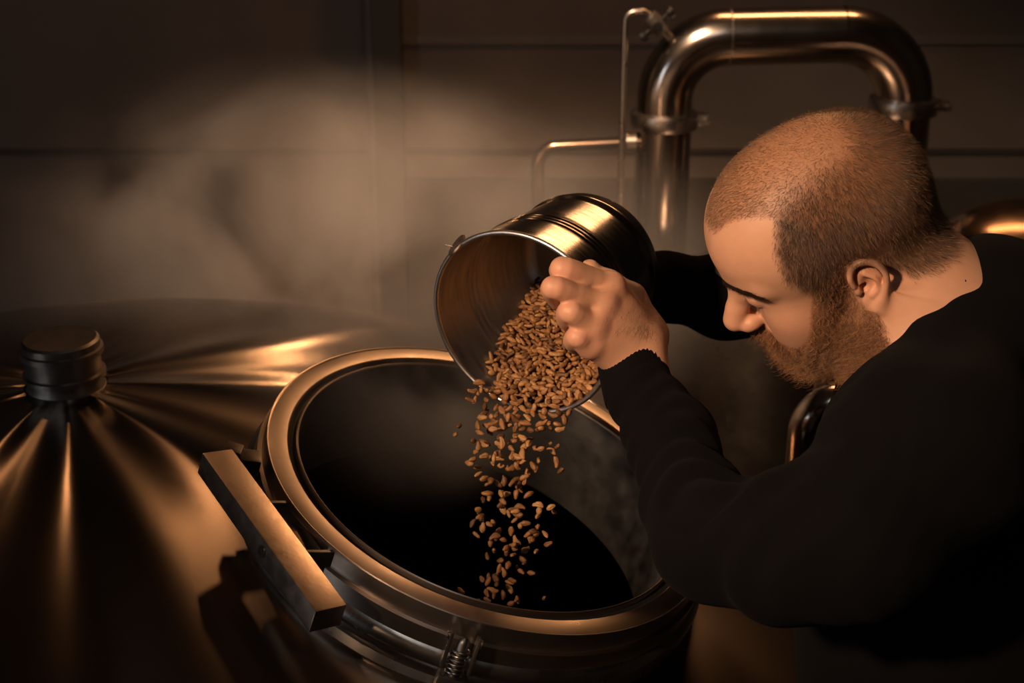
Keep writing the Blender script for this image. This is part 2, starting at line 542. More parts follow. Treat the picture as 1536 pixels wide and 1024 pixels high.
pts = arc_path([(xr - 0.4, y_u, ztop + 0.006), (xr, y_u, ztop + 0.006), (xr, y_u, zc_r - 0.01)], rr_, 24)
tube_part('elbow', [p for p in pts if p.x >= xr - rr_ - 1e-3], R_U, M_PIPE, u)
tube_part('downpipe', [(xr, y_u, zc_r), (xr, y_u, 0.6), (xr, y_u, 0.0)], R_U, M_PIPE, u)
for x, z in ((xl + rl, ztop),):
    q = bmesh.new(); add_lathe(q, [(R_U * .98, -0.003), (R_U + 0.0015, -0.0015), (R_U + 0.0015, 0.0015), (R_U * .98, 0.003)], 48)
    fin(q, 'weld_band', M_STEEL, u, frame((x, y_u, z), (1, 0, 0), (0, 0, 1)))
for x, z in ((xl, zc_l), (xr, zc_r)):
    q = bmesh.new()
    add_lathe(q, [(R_U, -0.019), (R_U + 0.012, -0.018), (R_U + 0.014, -0.012), (R_U + 0.014, 0.010), (R_U + 0.012, 0.016), (R_U, 0.017)], 64)
    cl = fin(q, 'clamp', M_STEEL, u, Matrix.Translation((x, y_u, z)))
    q = bmesh.new()
    add_box(q, (0.026, 0.03, 0.024), bev=0.003, loc=(R_U + 0.024, 0, 0))
    add_cyl(q, (R_U + 0.030, -0.04, 0), (R_U + 0.030, 0.02, 0), 0.006, 16)
    fin(q, 'clamp_bolt', M_DARKSTEEL, cl, Matrix.Translation((x, y_u, z)))

# branch pipe off the riser
by = y_u - 0.02; bz = float(PY(970, 213, by)[2]); bx = float(PY(806, 300, by)[0])
b = empty('branch_pipe', (bx, by, 0))
tag(b, 'thin copper toned pipe leaving the big riser and bending down behind the bucket', 'pipe')
pts = arc_path([(xl - R_U + 0.01, by, bz), (bx, by, bz - 0.012), (bx, by, 0.0)], 0.045, 16)
tube_part('tube', pts, 0.0145, M_COPPER, b, 28, cap=True)
q = bmesh.new()
add_lathe(q, [(0.0145, -0.012), (0.022, -0.011), (0.022, 0.011), (0.0145, 0.012)], 32)
fin(q, 'union_nut', M_STEEL, b, frame((xl - R_U - 0.012, by, bz), (1, 0, 0), (0, 0, 1)))

# gauge line with a small valve on the elbow
ty = y_u - 0.05; tx = float(PY(933, 200, ty)[0]); tz = float(PY(933, 18, ty)[2])
vx, vz = float(PY(985, 36, ty)[0]), float(PY(985, 36, ty)[2])
g = empty('gauge_line', (tx, ty, 0))
tag(g, 'narrow steel line running straight up left of the riser to a small valve', 'pipe')
pts = arc_path([(tx, ty, 0.0), (tx, ty, tz), (vx - 0.03, ty, tz + 0.002), (vx - 0.002, ty, vz + 0.012)], [0.022, 0.012], 10)
tube_part('tube', pts, 0.0065, M_STEEL, g, 16, cap=True)
q = bmesh.new()
e_ = Vector(PY(1004, 57, y_u - 0.03)); v_ = Vector((vx, ty, vz))
add_cyl(q, v_, e_, 0.010, 20)
add_cyl(q, v_ + Vector((-0.018, 0, 0.016)), v_ + Vector((0.016, 0, -0.014)), 0.019, 24, bev=0.003)
val = fin(q, 'valve_body', M_DARKSTEEL, g)
q = bmesh.new()
dn = (e_ - v_).normalized()
pn = Vector((dn.z, 0, -dn.x))
for s in (-1, 1):
    add_cyl(q, v_, v_ + pn * s * 0.040, 0.007, 16)
    add_cyl(q, v_ + pn * s * 0.034, v_ + pn * s * 0.050, 0.013, 20, bev=0.003)
add_cyl(q, v_, v_ + Vector((0, -0.03, 0)), 0.010, 20, bev=0.002)
fin(q, 'valve_handle', M_BLACKPL, val)

# tank right behind the kettle
def tank(name, label, c, R, ztop_, hdome, mat, foot=True, n=128, band=True):
    t = empty(name, (c[0], c[1], 0))
    tag(t, label, 'tank')
    T = Matrix.Translation((c[0], c[1], 0))
    q = bmesh.new()
    add_lathe(q, [(R, 0.15), (R, 0.6), (R, ztop_)], n)
    fin(q, 'shell', mat, t, T)
    q = bmesh.new()
    pr = [(R * math.cos(a), ztop_ + hdome * math.sin(a)) for a in [PI / 2 * i / 20 for i in range(20)]] + [(0.0005, ztop_ + hdome)]
    add_lathe(q, pr, n)
    fin(q, 'domed_lid', mat, t, T)
    if band:
        q = bmesh.new()
        add_lathe(q, [(R, ztop_ - 0.012), (R + 0.006, ztop_ - 0.010), (R + 0.006, ztop_ + 0.006), (R - 0.002, ztop_ + 0.01)], n)
        fin(q, 'seam_band', M_STEEL, t, T)
    for a in (0.7, 2.3, 3.9, 5.4):
        q = bmesh.new(); p = (c[0] + (R - 0.05) * math.cos(a), c[1] + (R - 0.05) * math.sin(a))
        add_cyl(q, (*p, 0), (*p, 0.2), 0.025, 20)
        fin(q, 'leg', M_DARKSTEEL, t)
    return t
tc_ = P(1165, 450, 3.2)
tz_ = float(PY(1100, 400, y_u - 0.42)[2])
tank('lauter_tank', 'tall upright steel tank with streaky reflections, seen under the far sleeve', (xl + 0.20, y_u - 0.36), 0.24, tz_ - 0.07, 0.06, M_TANK)
dc = P(1500, 400, 2.7)
tank('hot_liquor_tank', 'round topped coppery vessel at the right edge behind the shoulder', (float(dc[0]) + 0.05, float(dc[1])), 0.185, float(dc[2]), 0.125, M_COPPER)

# elbow pipe by the chest
ex = P(1212, 668, 2.1); 
el = empty('outlet_pipe', (float(ex[0]), float(ex[1]), 0))
tag(el, 'shiny steel outlet pipe bending over beside the front of the black sweater', 'pipe')
X, Y, Z = map(float, ex)
pts = arc_path([(X, Y, 0), (X, Y, Z + 0.065), (X + 0.3, Y + 0.05, Z + 0.065)], 0.045, 18)
tube_part('tube', pts, 0.031, M_PIPE, el, 40, cap=True)

# ------------------------------------------------------------------ bucket
BC = Vector((0.009, 1.323, 1.384))
BN = Vector((-0.477, -0.871, -0.12)).normalized()
BKF = frame(BC, BN, (0, 0, 1))          # local x up the mouth plane, y sideways, z out of the mouth
BKI = BKF.inverted()
BR, BD, BB = 0.098, 0.168, 0.077
def b_r(h):
    return BR + (BB - BR) * (-h / BD)
bk = empty('bucket', BC + BN * (-BD))
tag(bk, 'stainless steel bucket tipped over the kettle mouth, spilling malt grains', 'bucket')
bm = bmesh.new()
out = []
for h in [0, -0.004, -0.02, -0.045]:
    out.append((b_r(h) + 0.0006, h))
for i, h in enumerate(np.linspace(-0.050, -0.072, 23)):
    out.append((b_r(h) + 0.0006 + 0.0011 * (0.5 + 0.5 * math.cos(i * 2 * PI / 7.33 + PI)), float(h)))
out += [(b_r(-0.078) + 0.0006, -0.078), (b_r(-0.13) + 0.0006, -0.13), (b_r(-0.136) + 0.0006, -0.136), (b_r(-0.140) + 0.003, -0.140), (b_r(-0.146) + 0.003, -0.146), (b_r(-0.150) + 0.0006, -0.150),
        (BB + 0.0008, -BD + 0.006), (BB - 0.002, -BD), (BB - 0.010, -BD - 0.001), (BB - 0.012, -BD + 0.003), (0.0005, -BD + 0.003)]
add_lathe(bm, out, 180)
fin(bm, 'outer_wall', M_BUCKET, bk, BKF, angle=60)
bm = bmesh.new()
inn_ = [(b_r(0) - 0.0006, 0), (b_r(-0.02) - 0.0006, -0.02), (b_r(-0.05) - 0.0006, -0.05)]
for i, h in enumerate(np.linspace(-0.050, -0.072, 23)):
    inn_.append((b_r(h) - 0.0006 + 0.0011 * (0.5 + 0.5 * math.cos(i * 2 * PI / 7.33 + PI)), float(h)))
inn_ += [(b_r(-0.078) - 0.0006, -0.078), (b_r(-0.15) - 0.0006, -0.15), (BB - 0.004, -BD + 0.008), (BB - 0.010, -BD + 0.0045), (0.0005, -BD + 0.0042)]
add_lathe(bm, inn_, 180)
fin(bm, 'inner_wall', M_BUCKETIN, bk, BKF, angle=60)
bm = bmesh.new()
add_lathe(bm, [(BR + 0.0008 + 0.0026 * math.cos(a), 0.0026 * math.sin(a)) for a in [2 * PI * i / 14 for i in range(14)]], 180, closed=True)
fin(bm, 'rolled_rim', M_BRIGHT, bk, BKF)
# ear with pin where the bail hooks in
def b_px_angle(px, py):
    c = Vector((0, 0, CAM_Z)); d = Vector(P(px, py, 1.0)) - c
    t = (BC - c).dot(BN) / d.dot(BN)
    l = BKI @ (c + d * t)
    return math.atan2(l.y, l.x)
ea = b_px_angle(684, 372)
EF = BKF @ Matrix.Rotation(ea, 4, 'Z') @ Matrix.Translation((BR, 0, 0))
bm = bmesh.new()
add_lathe(bm, [(0.0005, -0.0011), (0.0095, -0.0011), (0.0105, 0.0), (0.0095, 0.0011), (0.0005, 0.0013)], 32, M=Matrix.Translation((0.0035, 0, -0.004)) @ Matrix.Rotation(PI / 2 - 0.35, 4, 'Y') @ Matrix.Scale(1.25, 4))
add_box(bm, (0.006, 0.016, 0.0022), bev=0.0006, loc=(0.001, 0, -0.001))
ear_ = fin(bm, 'ear', M_BAR, bk, EF)
bm = bmesh.new()
Fp = EF @ Matrix.Translation((0.005, 0.002, 0))
add_cyl(bm, (0, 0, 0), (0.0055, 0.004, 0.001), 0.0007, 10)
bmesh.ops.create_icosphere(bm, subdivisions=2, radius=0.0015, matrix=Matrix.Translation((0.0058, 0.0043, 0.001)))
fin(bm, 'bail_pin', M_BAR, ear_, Fp)

# ------------------------------------------------------------------ malt grains
def grain_mat():
    m, nt, b = new_mat('malt_husk')
    oi = nt.nodes.new('ShaderNodeObjectInfo')
    at = nt.nodes.new('ShaderNodeAttribute'); at.attribute_name = 'tone'
    ad = nt.nodes.new('ShaderNodeMath'); ad.operation = 'ADD'
    nt.links.new(oi.outputs['Random'], ad.inputs[0]); nt.links.new(at.outputs['Fac'], ad.inputs[1])
    fr = nt.nodes.new('ShaderNodeMath'); fr.operation = 'FRACT'; nt.links.new(ad.outputs[0], fr.inputs[0])
    r = ramp(nt, fr.outputs[0], [(0.0, (0.13, 0.060, 0.022)), (0.35, (0.30, 0.135, 0.045)), (0.7, (0.41, 0.195, 0.068)), (1.0, (0.54, 0.29, 0.11))])
    n = noise(nt, 420, 4, 0.6, stretch=(1, 1, 0.3))
    mx = nt.nodes.new('ShaderNodeMix'); mx.data_type = 'RGBA'; mx.blend_type = 'MULTIPLY'
    mx.inputs[0].default_value = 0.7
    nt.links.new(r.outputs[0], mx.inputs[6])
    r3 = ramp(nt, n.outputs[0], [(0.3, 0.45), (0.65, 1.0)])
    nt.links.new(r3.outputs[0], mx.inputs[7])
    nt.links.new(mx.outputs[2], b.inputs['Base Color'])
    b.inputs['Roughness'].default_value = 0.55
    bump(nt, b, n.outputs[0], 0.4, 0.0006)
    return m
M_GRAIN = grain_mat()

def grain_verts(seed, sub=3):
    """plump oval kernel, pointed ends, a crease along the belly, sometimes bowed"""
    r = random.Random(seed)
    L, W = r.uniform(0.0046, 0.0068), r.uniform(0.0022, 0.0030)
    bend = r.choice([0, 0.25, 0.45, 0.7]) * r.choice([-1, 1])
    b = bmesh.new(); bmesh.ops.create_icosphere(b, subdivisions=sub, radius=1)
    for v in b.verts:
        x, y, z = v.co
        t = max(1 - z * z, 0.02) ** -0.15 * 0.92
        X, Y, Z = x * W * t, y * W * 0.9 * t, z * L
        cr = math.exp(-(x / 0.22) ** 2) * max(0, y) * (1 - z * z)
        Y -= cr * W * 0.36
        s = 1 + 0.13 * math.sin(3 * z + seed) + 0.07 * math.sin(7 * x + 2 * z + seed) + 0.05 * math.sin(9 * z + 5 * y)
        X *= s; Y *= s
        u = Z / L
        X += bend * L * 0.45 * (u * u - 0.3)
        v.co = (X, Y, Z)
    return b

grain_meshes = []
for i in range(7):
    b = grain_verts(i * 13 + 1)
    for f in b.faces: f.smooth = True
    me = bpy.data.meshes.new('malt_grain'); b.to_mesh(me); b.free()
    me.materials.append(M_GRAIN)
    grain_meshes.append(me)

GDIR = Vector((0.48, 0.877, 0)).normalized()      # level direction into the bucket
GZ0, GTAN = 1.303, 0.47                            # heap height at the lip, slope of the heap
LIP = BC + Vector((0, 0, -BR * 0.99))
def heap_z(p):
    t = (p - LIP).dot(GDIR)
    lat = (p - LIP).dot(Vector((-GDIR.y, GDIR.x, 0)))
    return GZ0 + GTAN * t - 0.10 * lat + 0.0035 * math.sin(90 * lat + 40 * t) + 0.003 * math.sin(130 * t + 55 * lat)
def inside(p, m=0.003):
    l = BKI @ p
    return -BD + 0.006 < l.z < -0.001 and math.hypot(l.x, l.y) < b_r(l.z) - m

# points over the heap, layer by layer
cand = []
SIDE = Vector((-GDIR.y, GDIR.x, 0))
tries = 0
grid = {}
def far_enough(p, s):
    k = tuple(int(math.floor(c / s)) for c in p)
    for a in (-1, 0, 1):
        for b_ in (-1, 0, 1):
            for c in (-1, 0, 1):
                for q in grid.get((k[0] + a, k[1] + b_, k[2] + c), ()):
                    if (q - p).length < s: return False
    grid.setdefault(k, []).append(p)
    return True
for layer in range(4):
    for _ in range(26000 if layer == 0 else 12000):
        t = random.uniform(-0.10, 0.19); la = random.uniform(-0.10, 0.10)
        p = LIP + GDIR * t + SIDE * la
        p.z = heap_z(p) - layer * 0.0042 - random.uniform(0, 0.0016)
        if not inside(p, 0.0032): continue
        if far_enough(p, 0.0052): cand.append((layer, p))
def rot_on_heap(flat=True):
    e = Euler((random.gauss(0, 0.55) + PI / 2, random.uniform(0, 2 * PI), random.uniform(0, 2 * PI)))
    return e.to_matrix()
camp = Vector((0, 0, CAM_Z))
top = [p for l, p in cand if l == 0]
top.sort(key=lambda p: (p - camp).length)

groups = {'fall': ('malt grain dropping through the air below the bucket, one of the falling stream', 'malt grains falling into the kettle'),
          'heap': ('malt grain lying on the front of the heap in the tipped bucket', 'malt grains at the front of the heap in the bucket'),
          'lip': ('malt grain tumbling over the lower lip of the bucket', 'malt grains tumbling over the bucket lip')}
def put_grain(p, kind, s=1.0, R=None):
    o = bpy.data.objects.new('malt_grain', random.choice(grain_meshes))
    COL.objects.link(o)
    R = R or rot_on_heap()
    o.matrix_basis = Matrix.Translation(p) @ R.to_4x4() @ Matrix.Scale(s, 4)
    tag(o, groups[kind][0], 'grain', groups[kind][1])
    return o

N_HEAP = 55
for p in top[:N_HEAP]:
    put_grain(p, 'heap', random.uniform(0.85, 1.15))
rest = top[N_HEAP:] + [p for l, p in cand if l > 0]
# the rest of the heap: one mass of kernels
gv, gf, gt = [], [], []
tmpl = []
for i in range(6):
    b = grain_verts(i * 17 + 3, 2)
    b.verts.ensure_lookup_table()
    tmpl.append((np.array([v.co[:] for v in b.verts]), np.array([[v.index for v in f.verts] for f in b.faces])))
    b.free()
off = 0
for p in rest:
    V, F = random.choice(tmpl)
    R = np.array(rot_on_heap())
    W_ = V @ R.T * random.uniform(0.85, 1.15) + np.array(p)
    gv.append(W_); gf.append(F + off); off += len(V)
    gt.append(np.full(len(V), random.random()))
gv = np.concatenate(gv); gf = np.concatenate(gf); gt = np.concatenate(gt)
def np_mesh(name, V, F, attrs=None):
    me = bpy.data.meshes.new(name)
    n = F.shape[1]
    me.vertices.add(len(V)); me.vertices.foreach_set('co', np.ascontiguousarray(V, dtype=np.float32).ravel())
    me.loops.add(F.size); me.loops.foreach_set('vertex_index', np.ascontiguousarray(F, dtype=np.int32).ravel())
    me.polygons.add(len(F)); me.polygons.foreach_set('loop_start', np.arange(0, F.size, n, dtype=np.int32))
    me.polygons.foreach_set('use_smooth', np.ones(len(F), dtype=bool))
    for k, a in (attrs or {}).items():
        if a.ndim == 1:
            at = me.attributes.new(k, 'FLOAT', 'POINT'); at.data.foreach_set('value', a.astype(np.float32))
        else:
            at = me.attributes.new(k, 'FLOAT_COLOR', 'POINT'); at.data.foreach_set('color', np.c_[a, np.ones(len(a))].astype(np.float32).ravel())
    me.update(calc_edges=True); me.validate()
    return me
me = np_mesh('malt_heap', gv, gf, {'tone': gt})
o = link('malt_heap', me, M_GRAIN)
tag(o, 'heap of golden brown malt grains filling the lower half of the tipped bucket', 'grain', kind='stuff')

# spill over the lip, then the falling stream
grid.clear()
n = 0
lip_mid = LIP + SIDE * (-0.012)
while n < 70:
    la = random.gauss(0.0, 0.030); la = max(-0.058, min(0.058, la))
    s = random.random() ** 1.2
    out_ = 0.002 + 0.020 * s
    edge = BC + BN * 0
    # place just outside the mouth along the lower arc
    ang = PI + la / BR
    base_p = BKF @ Vector((BR * math.cos(ang), BR * math.sin(ang), 0))
    p = base_p + Vector((BN.x, BN.y, 0)) * out_ + Vector((0, 0, 0.012 - 0.026 * s - random.uniform(-0.004, 0.008)))
    if far_enough(p, 0.0056):
        put_grain(p, 'lip', random.uniform(0.85, 1.15), Euler((random.uniform(0, 6.3), random.uniform(0, 6.3), random.uniform(0, 6.3))).to_matrix()); n += 1
n = 0
while n < 173:
    fz = random.random() ** 1.25
    z = 1.278 - 0.215 * fz
    spread = 0.027 - 0.008 * fz
    la = random.gauss(0, spread)
    if abs(la) > 0.06: continue
    dp = random.gauss(0.022 + 0.012 * fz, 0.010)
    p = LIP + SIDE * la + Vector((BN.x, BN.y, 0)) * dp
    p.z = z
    if far_enough(p, 0.0068):
        put_grain(p, 'fall', random.uniform(0.85, 1.15), Euler((random.uniform(0, 6.3), random.uniform(0, 6.3), random.uniform(0, 6.3))).to_matrix()); n += 1

# ================================================================== the man
# smooth distance fields, meshed block by block, then each vertex pulled onto the surface
class Field:
    def __init__(self):
        self.ops = []            # (op, kind, data, k, centre(world), bound)
        self.frames = [None]     # local frames: (R, t): local = (p - t) @ R
        self.fr = 0
        self.sym = False
        self.kd = 0.01
    def _w(self, c):
        if self.frames[self.fr] is None: return np.array(c, float)
        R, t, s = self.frames[self.fr]
        return np.array(c, float) @ R.T * s + t
    def add(self, op, kind, data, k, c, b):
        if self.frames[self.fr] is not None: b = b * self.frames[self.fr][2]
        self.ops.append((op, kind, data, self.kd if k is None else k, self._w(c), b, self.fr, False))
        if self.sym:
            c = np.array(c, float); c[1] = -c[1]
            self.ops.append((op, kind, data, self.kd if k is None else k, self._w(c), b, self.fr, True))
    def S(self, c, r, k=None, op='u'):
        self.add(op, 's', (np.array(c, float), r), k, c, r)
    def E(self, c, r, k=None, op='u', R=None):
        self.add(op, 'e', (np.array(c, float), np.array(r, float), R), k, c, max(r))
    def C(self, a, b, ra, rb=None, k=None, op='u'):
        rb = ra if rb is None else rb
        a, b = np.array(a, float), np.array(b, float)
        self.add(op, 'c', (a, b, ra, rb), k, (a + b) / 2, np.linalg.norm(b - a) / 2 + max(ra, rb))
    def chain(self, pts, rs, k=None, op='u'):
        for i in range(len(pts) - 1):
            self.C(pts[i], pts[i + 1], rs[i], rs[i + 1], k, op)
    def poly(self, pts, rs, k=None, op='u', sub=4):
        pts = np.array(pts, float); n = len(pts); P_, R_ = [], []
        for i in range(n - 1):
            p0, p1, p2, p3 = pts[max(i - 1, 0)], pts[i], pts[i + 1], pts[min(i + 2, n - 1)]
            for j in range(sub):
                t = j / sub
                P_.append(0.5 * (2 * p1 + (p2 - p0) * t + (2 * p0 - 5 * p1 + 4 * p2 - p3) * t * t + (3 * p1 - p0 - 3 * p2 + p3) * t ** 3))
                R_.append(rs[i] + (rs[i + 1] - rs[i]) * t)
        P_.append(pts[-1]); R_.append(rs[-1])
        segs = [(P_[i], P_[i + 1], R_[i], R_[i + 1]) for i in range(len(P_) - 1)]
        c = (np.min(P_, 0) + np.max(P_, 0)) / 2
        self.add(op, 'p', segs, k, c, max(np.linalg.norm(p - c) for p in P_) + max(rs))
    def near(self, c, R):
        return [o for o in self.ops if np.linalg.norm(o[4] - c) - o[5] - R < 2.3 * o[3] + 0.015 + (0.5 * o[5] if o[1] == 'e' else 0)]
    def __call__(self, p, ops):
        d = np.full(len(p), 1.0)
        cache = {}
        for op, kind, data, k, _, _, fr, mir in ops:
            key = (fr, mir)
            if key not in cache:
                q = p if self.frames[fr] is None else (p - self.frames[fr][1]) @ self.frames[fr][0] / self.frames[fr][2]
                if mir: q = q * np.array([1, -1, 1])
                cache[key] = q
            q = cache[key]
            if kind == 's':
                e = np.sqrt(((q - data[0]) ** 2).sum(1)) - data[1]
            elif kind == 'e':
                v = q - data[0]
                if data[2] is not None: v = v @ data[2]
                k0 = np.sqrt(((v / data[1]) ** 2).sum(1)) + 1e-9
                k1 = np.sqrt(((v / data[1] ** 2) ** 2).sum(1)) + 1e-9
                e = k0 * (k0 - 1) / k1
            elif kind == 'p':
                e = np.full(len(q), 1.0)
                for a, b, ra, rb in data:
                    ba = b - a; v = q - a
                    t = np.clip(v @ ba / (ba @ ba + 1e-12), 0, 1)
                    e = np.minimum(e, np.sqrt(((v - t[:, None] * ba) ** 2).sum(1)) - (ra + (rb - ra) * t))
            else:
                a, b, ra, rb = data
                ba = b - a; v = q - a
                t = np.clip(v @ ba / (ba @ ba + 1e-12), 0, 1)
                e = np.sqrt(((v - t[:, None] * ba) ** 2).sum(1)) - (ra + (rb - ra) * t)
            if self.frames[fr] is not None: e = e * self.frames[fr][2]
            if op == 'u':
                h = np.maximum(k - np.abs(d - e), 0) / k
                d = np.minimum(d, e) - h * h * k * 0.25
            else:
                h = np.maximum(k - np.abs(d + e), 0) / k
                d = np.maximum(d, -e) + h * h * k * 0.25
        return d

def mesh_field(F, lo, hi, h, B=20, warp=None):
    """naive surface nets over sparse blocks"""
    lo = np.array(lo, float); n = np.ceil((np.array(hi) - lo) / h).astype(int)
    nb = np.ceil(n / B).astype(int)
    ax = np.arange(B + 1)
    G = np.stack(np.meshgrid(ax, ax, ax, indexing='ij'), -1).reshape(-1, 3)
    half = B * h * math.sqrt(3) / 2
    keysA, posA, quads = [], [], []
    dim = nb * B + 4
    def key(i): return (i[..., 0] * dim[1] + i[..., 1]) * dim[2] + i[..., 2]
    for bi in range(nb[0]):
        for bj in range(nb[1]):
            for bk_ in range(nb[2]):
                i0 = np.array([bi, bj, bk_]) * B
                c = lo + (i0 + B / 2) * h
                ops = F.near(c, half)
                if not any(o[0] == 'u' for o in ops): continue
                d0 = F(c[None], ops)[0]
                if abs(d0) > half * 1.35 + 0.02: continue
                pts = lo + (G + i0) * h
                V = F(pts, ops)
                if warp is not None: V = V + warp(pts)
                V = V.reshape(B + 1, B + 1, B + 1)
                s = V < 0
                if s.all() or not s.any(): continue
                # cells
                cnt = np.zeros((B, B, B)); acc = np.zeros((B, B, B, 3))
                for axis in range(3):
                    A_ = [slice(None)] * 3; B_ = [slice(None)] * 3
                    A_[axis] = slice(0, -1); B_[axis] = slice(1, None)
                    va, vb = V[tuple(A_)], V[tuple(B_)]
                    cr = (va < 0) != (vb < 0)
                    t = np.where(cr, va / np.where(cr, va - vb, 1), 0)
                    o1, o2 = [a for a in range(3) if a != axis]
                    for e1 in (0, 1):
                        for e2 in (0, 1):
                            sl = [None] * 3; sl[axis] = slice(None)
                            sl[o1] = slice(e1, e1 + B); sl[o2] = slice(e2, e2 + B)
                            c_ = cr[tuple(sl)]; t_ = t[tuple(sl)]
                            cnt += c_
                            acc[..., axis] += np.where(c_, t_, 0)
                            if e1: acc[..., o1] += c_
                            if e2: acc[..., o2] += c_
                    # quads for edges whose four cells are known by key
                    idx = np.argwhere(cr)
                    idx = idx[(idx[:, o1] < B) & (idx[:, o2] < B)]
                    if len(idx):
                        g = idx + i0
                        u1 = np.zeros(3, int); u1[o1] = 1; u2 = np.zeros(3, int); u2[o2] = 1
                        q = np.stack([key(g - u1 - u2), key(g - u2), key(g), key(g - u1)], 1)
                        fl = V[tuple(A_)][tuple(idx.T)] < 0
                        if axis == 1: fl = ~fl
                        q[~fl] = q[~fl][:, ::-1]
                        quads.append(q)
                m = cnt > 0
                ci = np.argwhere(m)
                pp = lo + (ci + i0 + acc[m] / cnt[m][:, None]) * h
                W = (lambda x: F(x, ops) + (warp(x) if warp is not None else 0))
                e = h * 0.25
                for _ in range(2):
                    f0 = W(pp)
                    g = np.stack([W(pp + np.eye(3)[a] * e) - f0 for a in range(3)], 1) / e
                    st = f0[:, None] * g / np.maximum((g ** 2).sum(1), 0.25)[:, None]
                    ln = np.linalg.norm(st, axis=1, keepdims=True)
                    pp = pp - st * np.minimum(1, 0.6 * h / np.maximum(ln, 1e-9))
                keysA.append(key(ci + i0)); posA.append(pp)
    K = np.concatenate(keysA); X = np.concatenate(posA); Q = np.concatenate(quads)
    o = np.argsort(K); K = K[o]; X = X[o]
    ix = np.searchsorted(K, Q); ix = np.minimum(ix, len(K) - 1)
    ok = (K[ix] == Q).all(1)
    return X, ix[ok].astype(np.int32)

# ---------------------------------------------------------------- head frame: x face, y his left, z crown
HR = np.array([[-0.8144, 0.2038, -0.5433], [-0.0098, -0.9410, -0.3383], [-0.5802, -0.2702, 0.7684]])
HS = 0.95
HO = P(1241, 362, 1.31)
def H(x, y, z): return np.array([x, y, z]) @ HR.T * HS + HO

def rot_z(a):
    c, s = math.cos(a), math.sin(a)
    return np.array([[c, -s, 0], [s, c, 0], [0, 0, 1.0]])

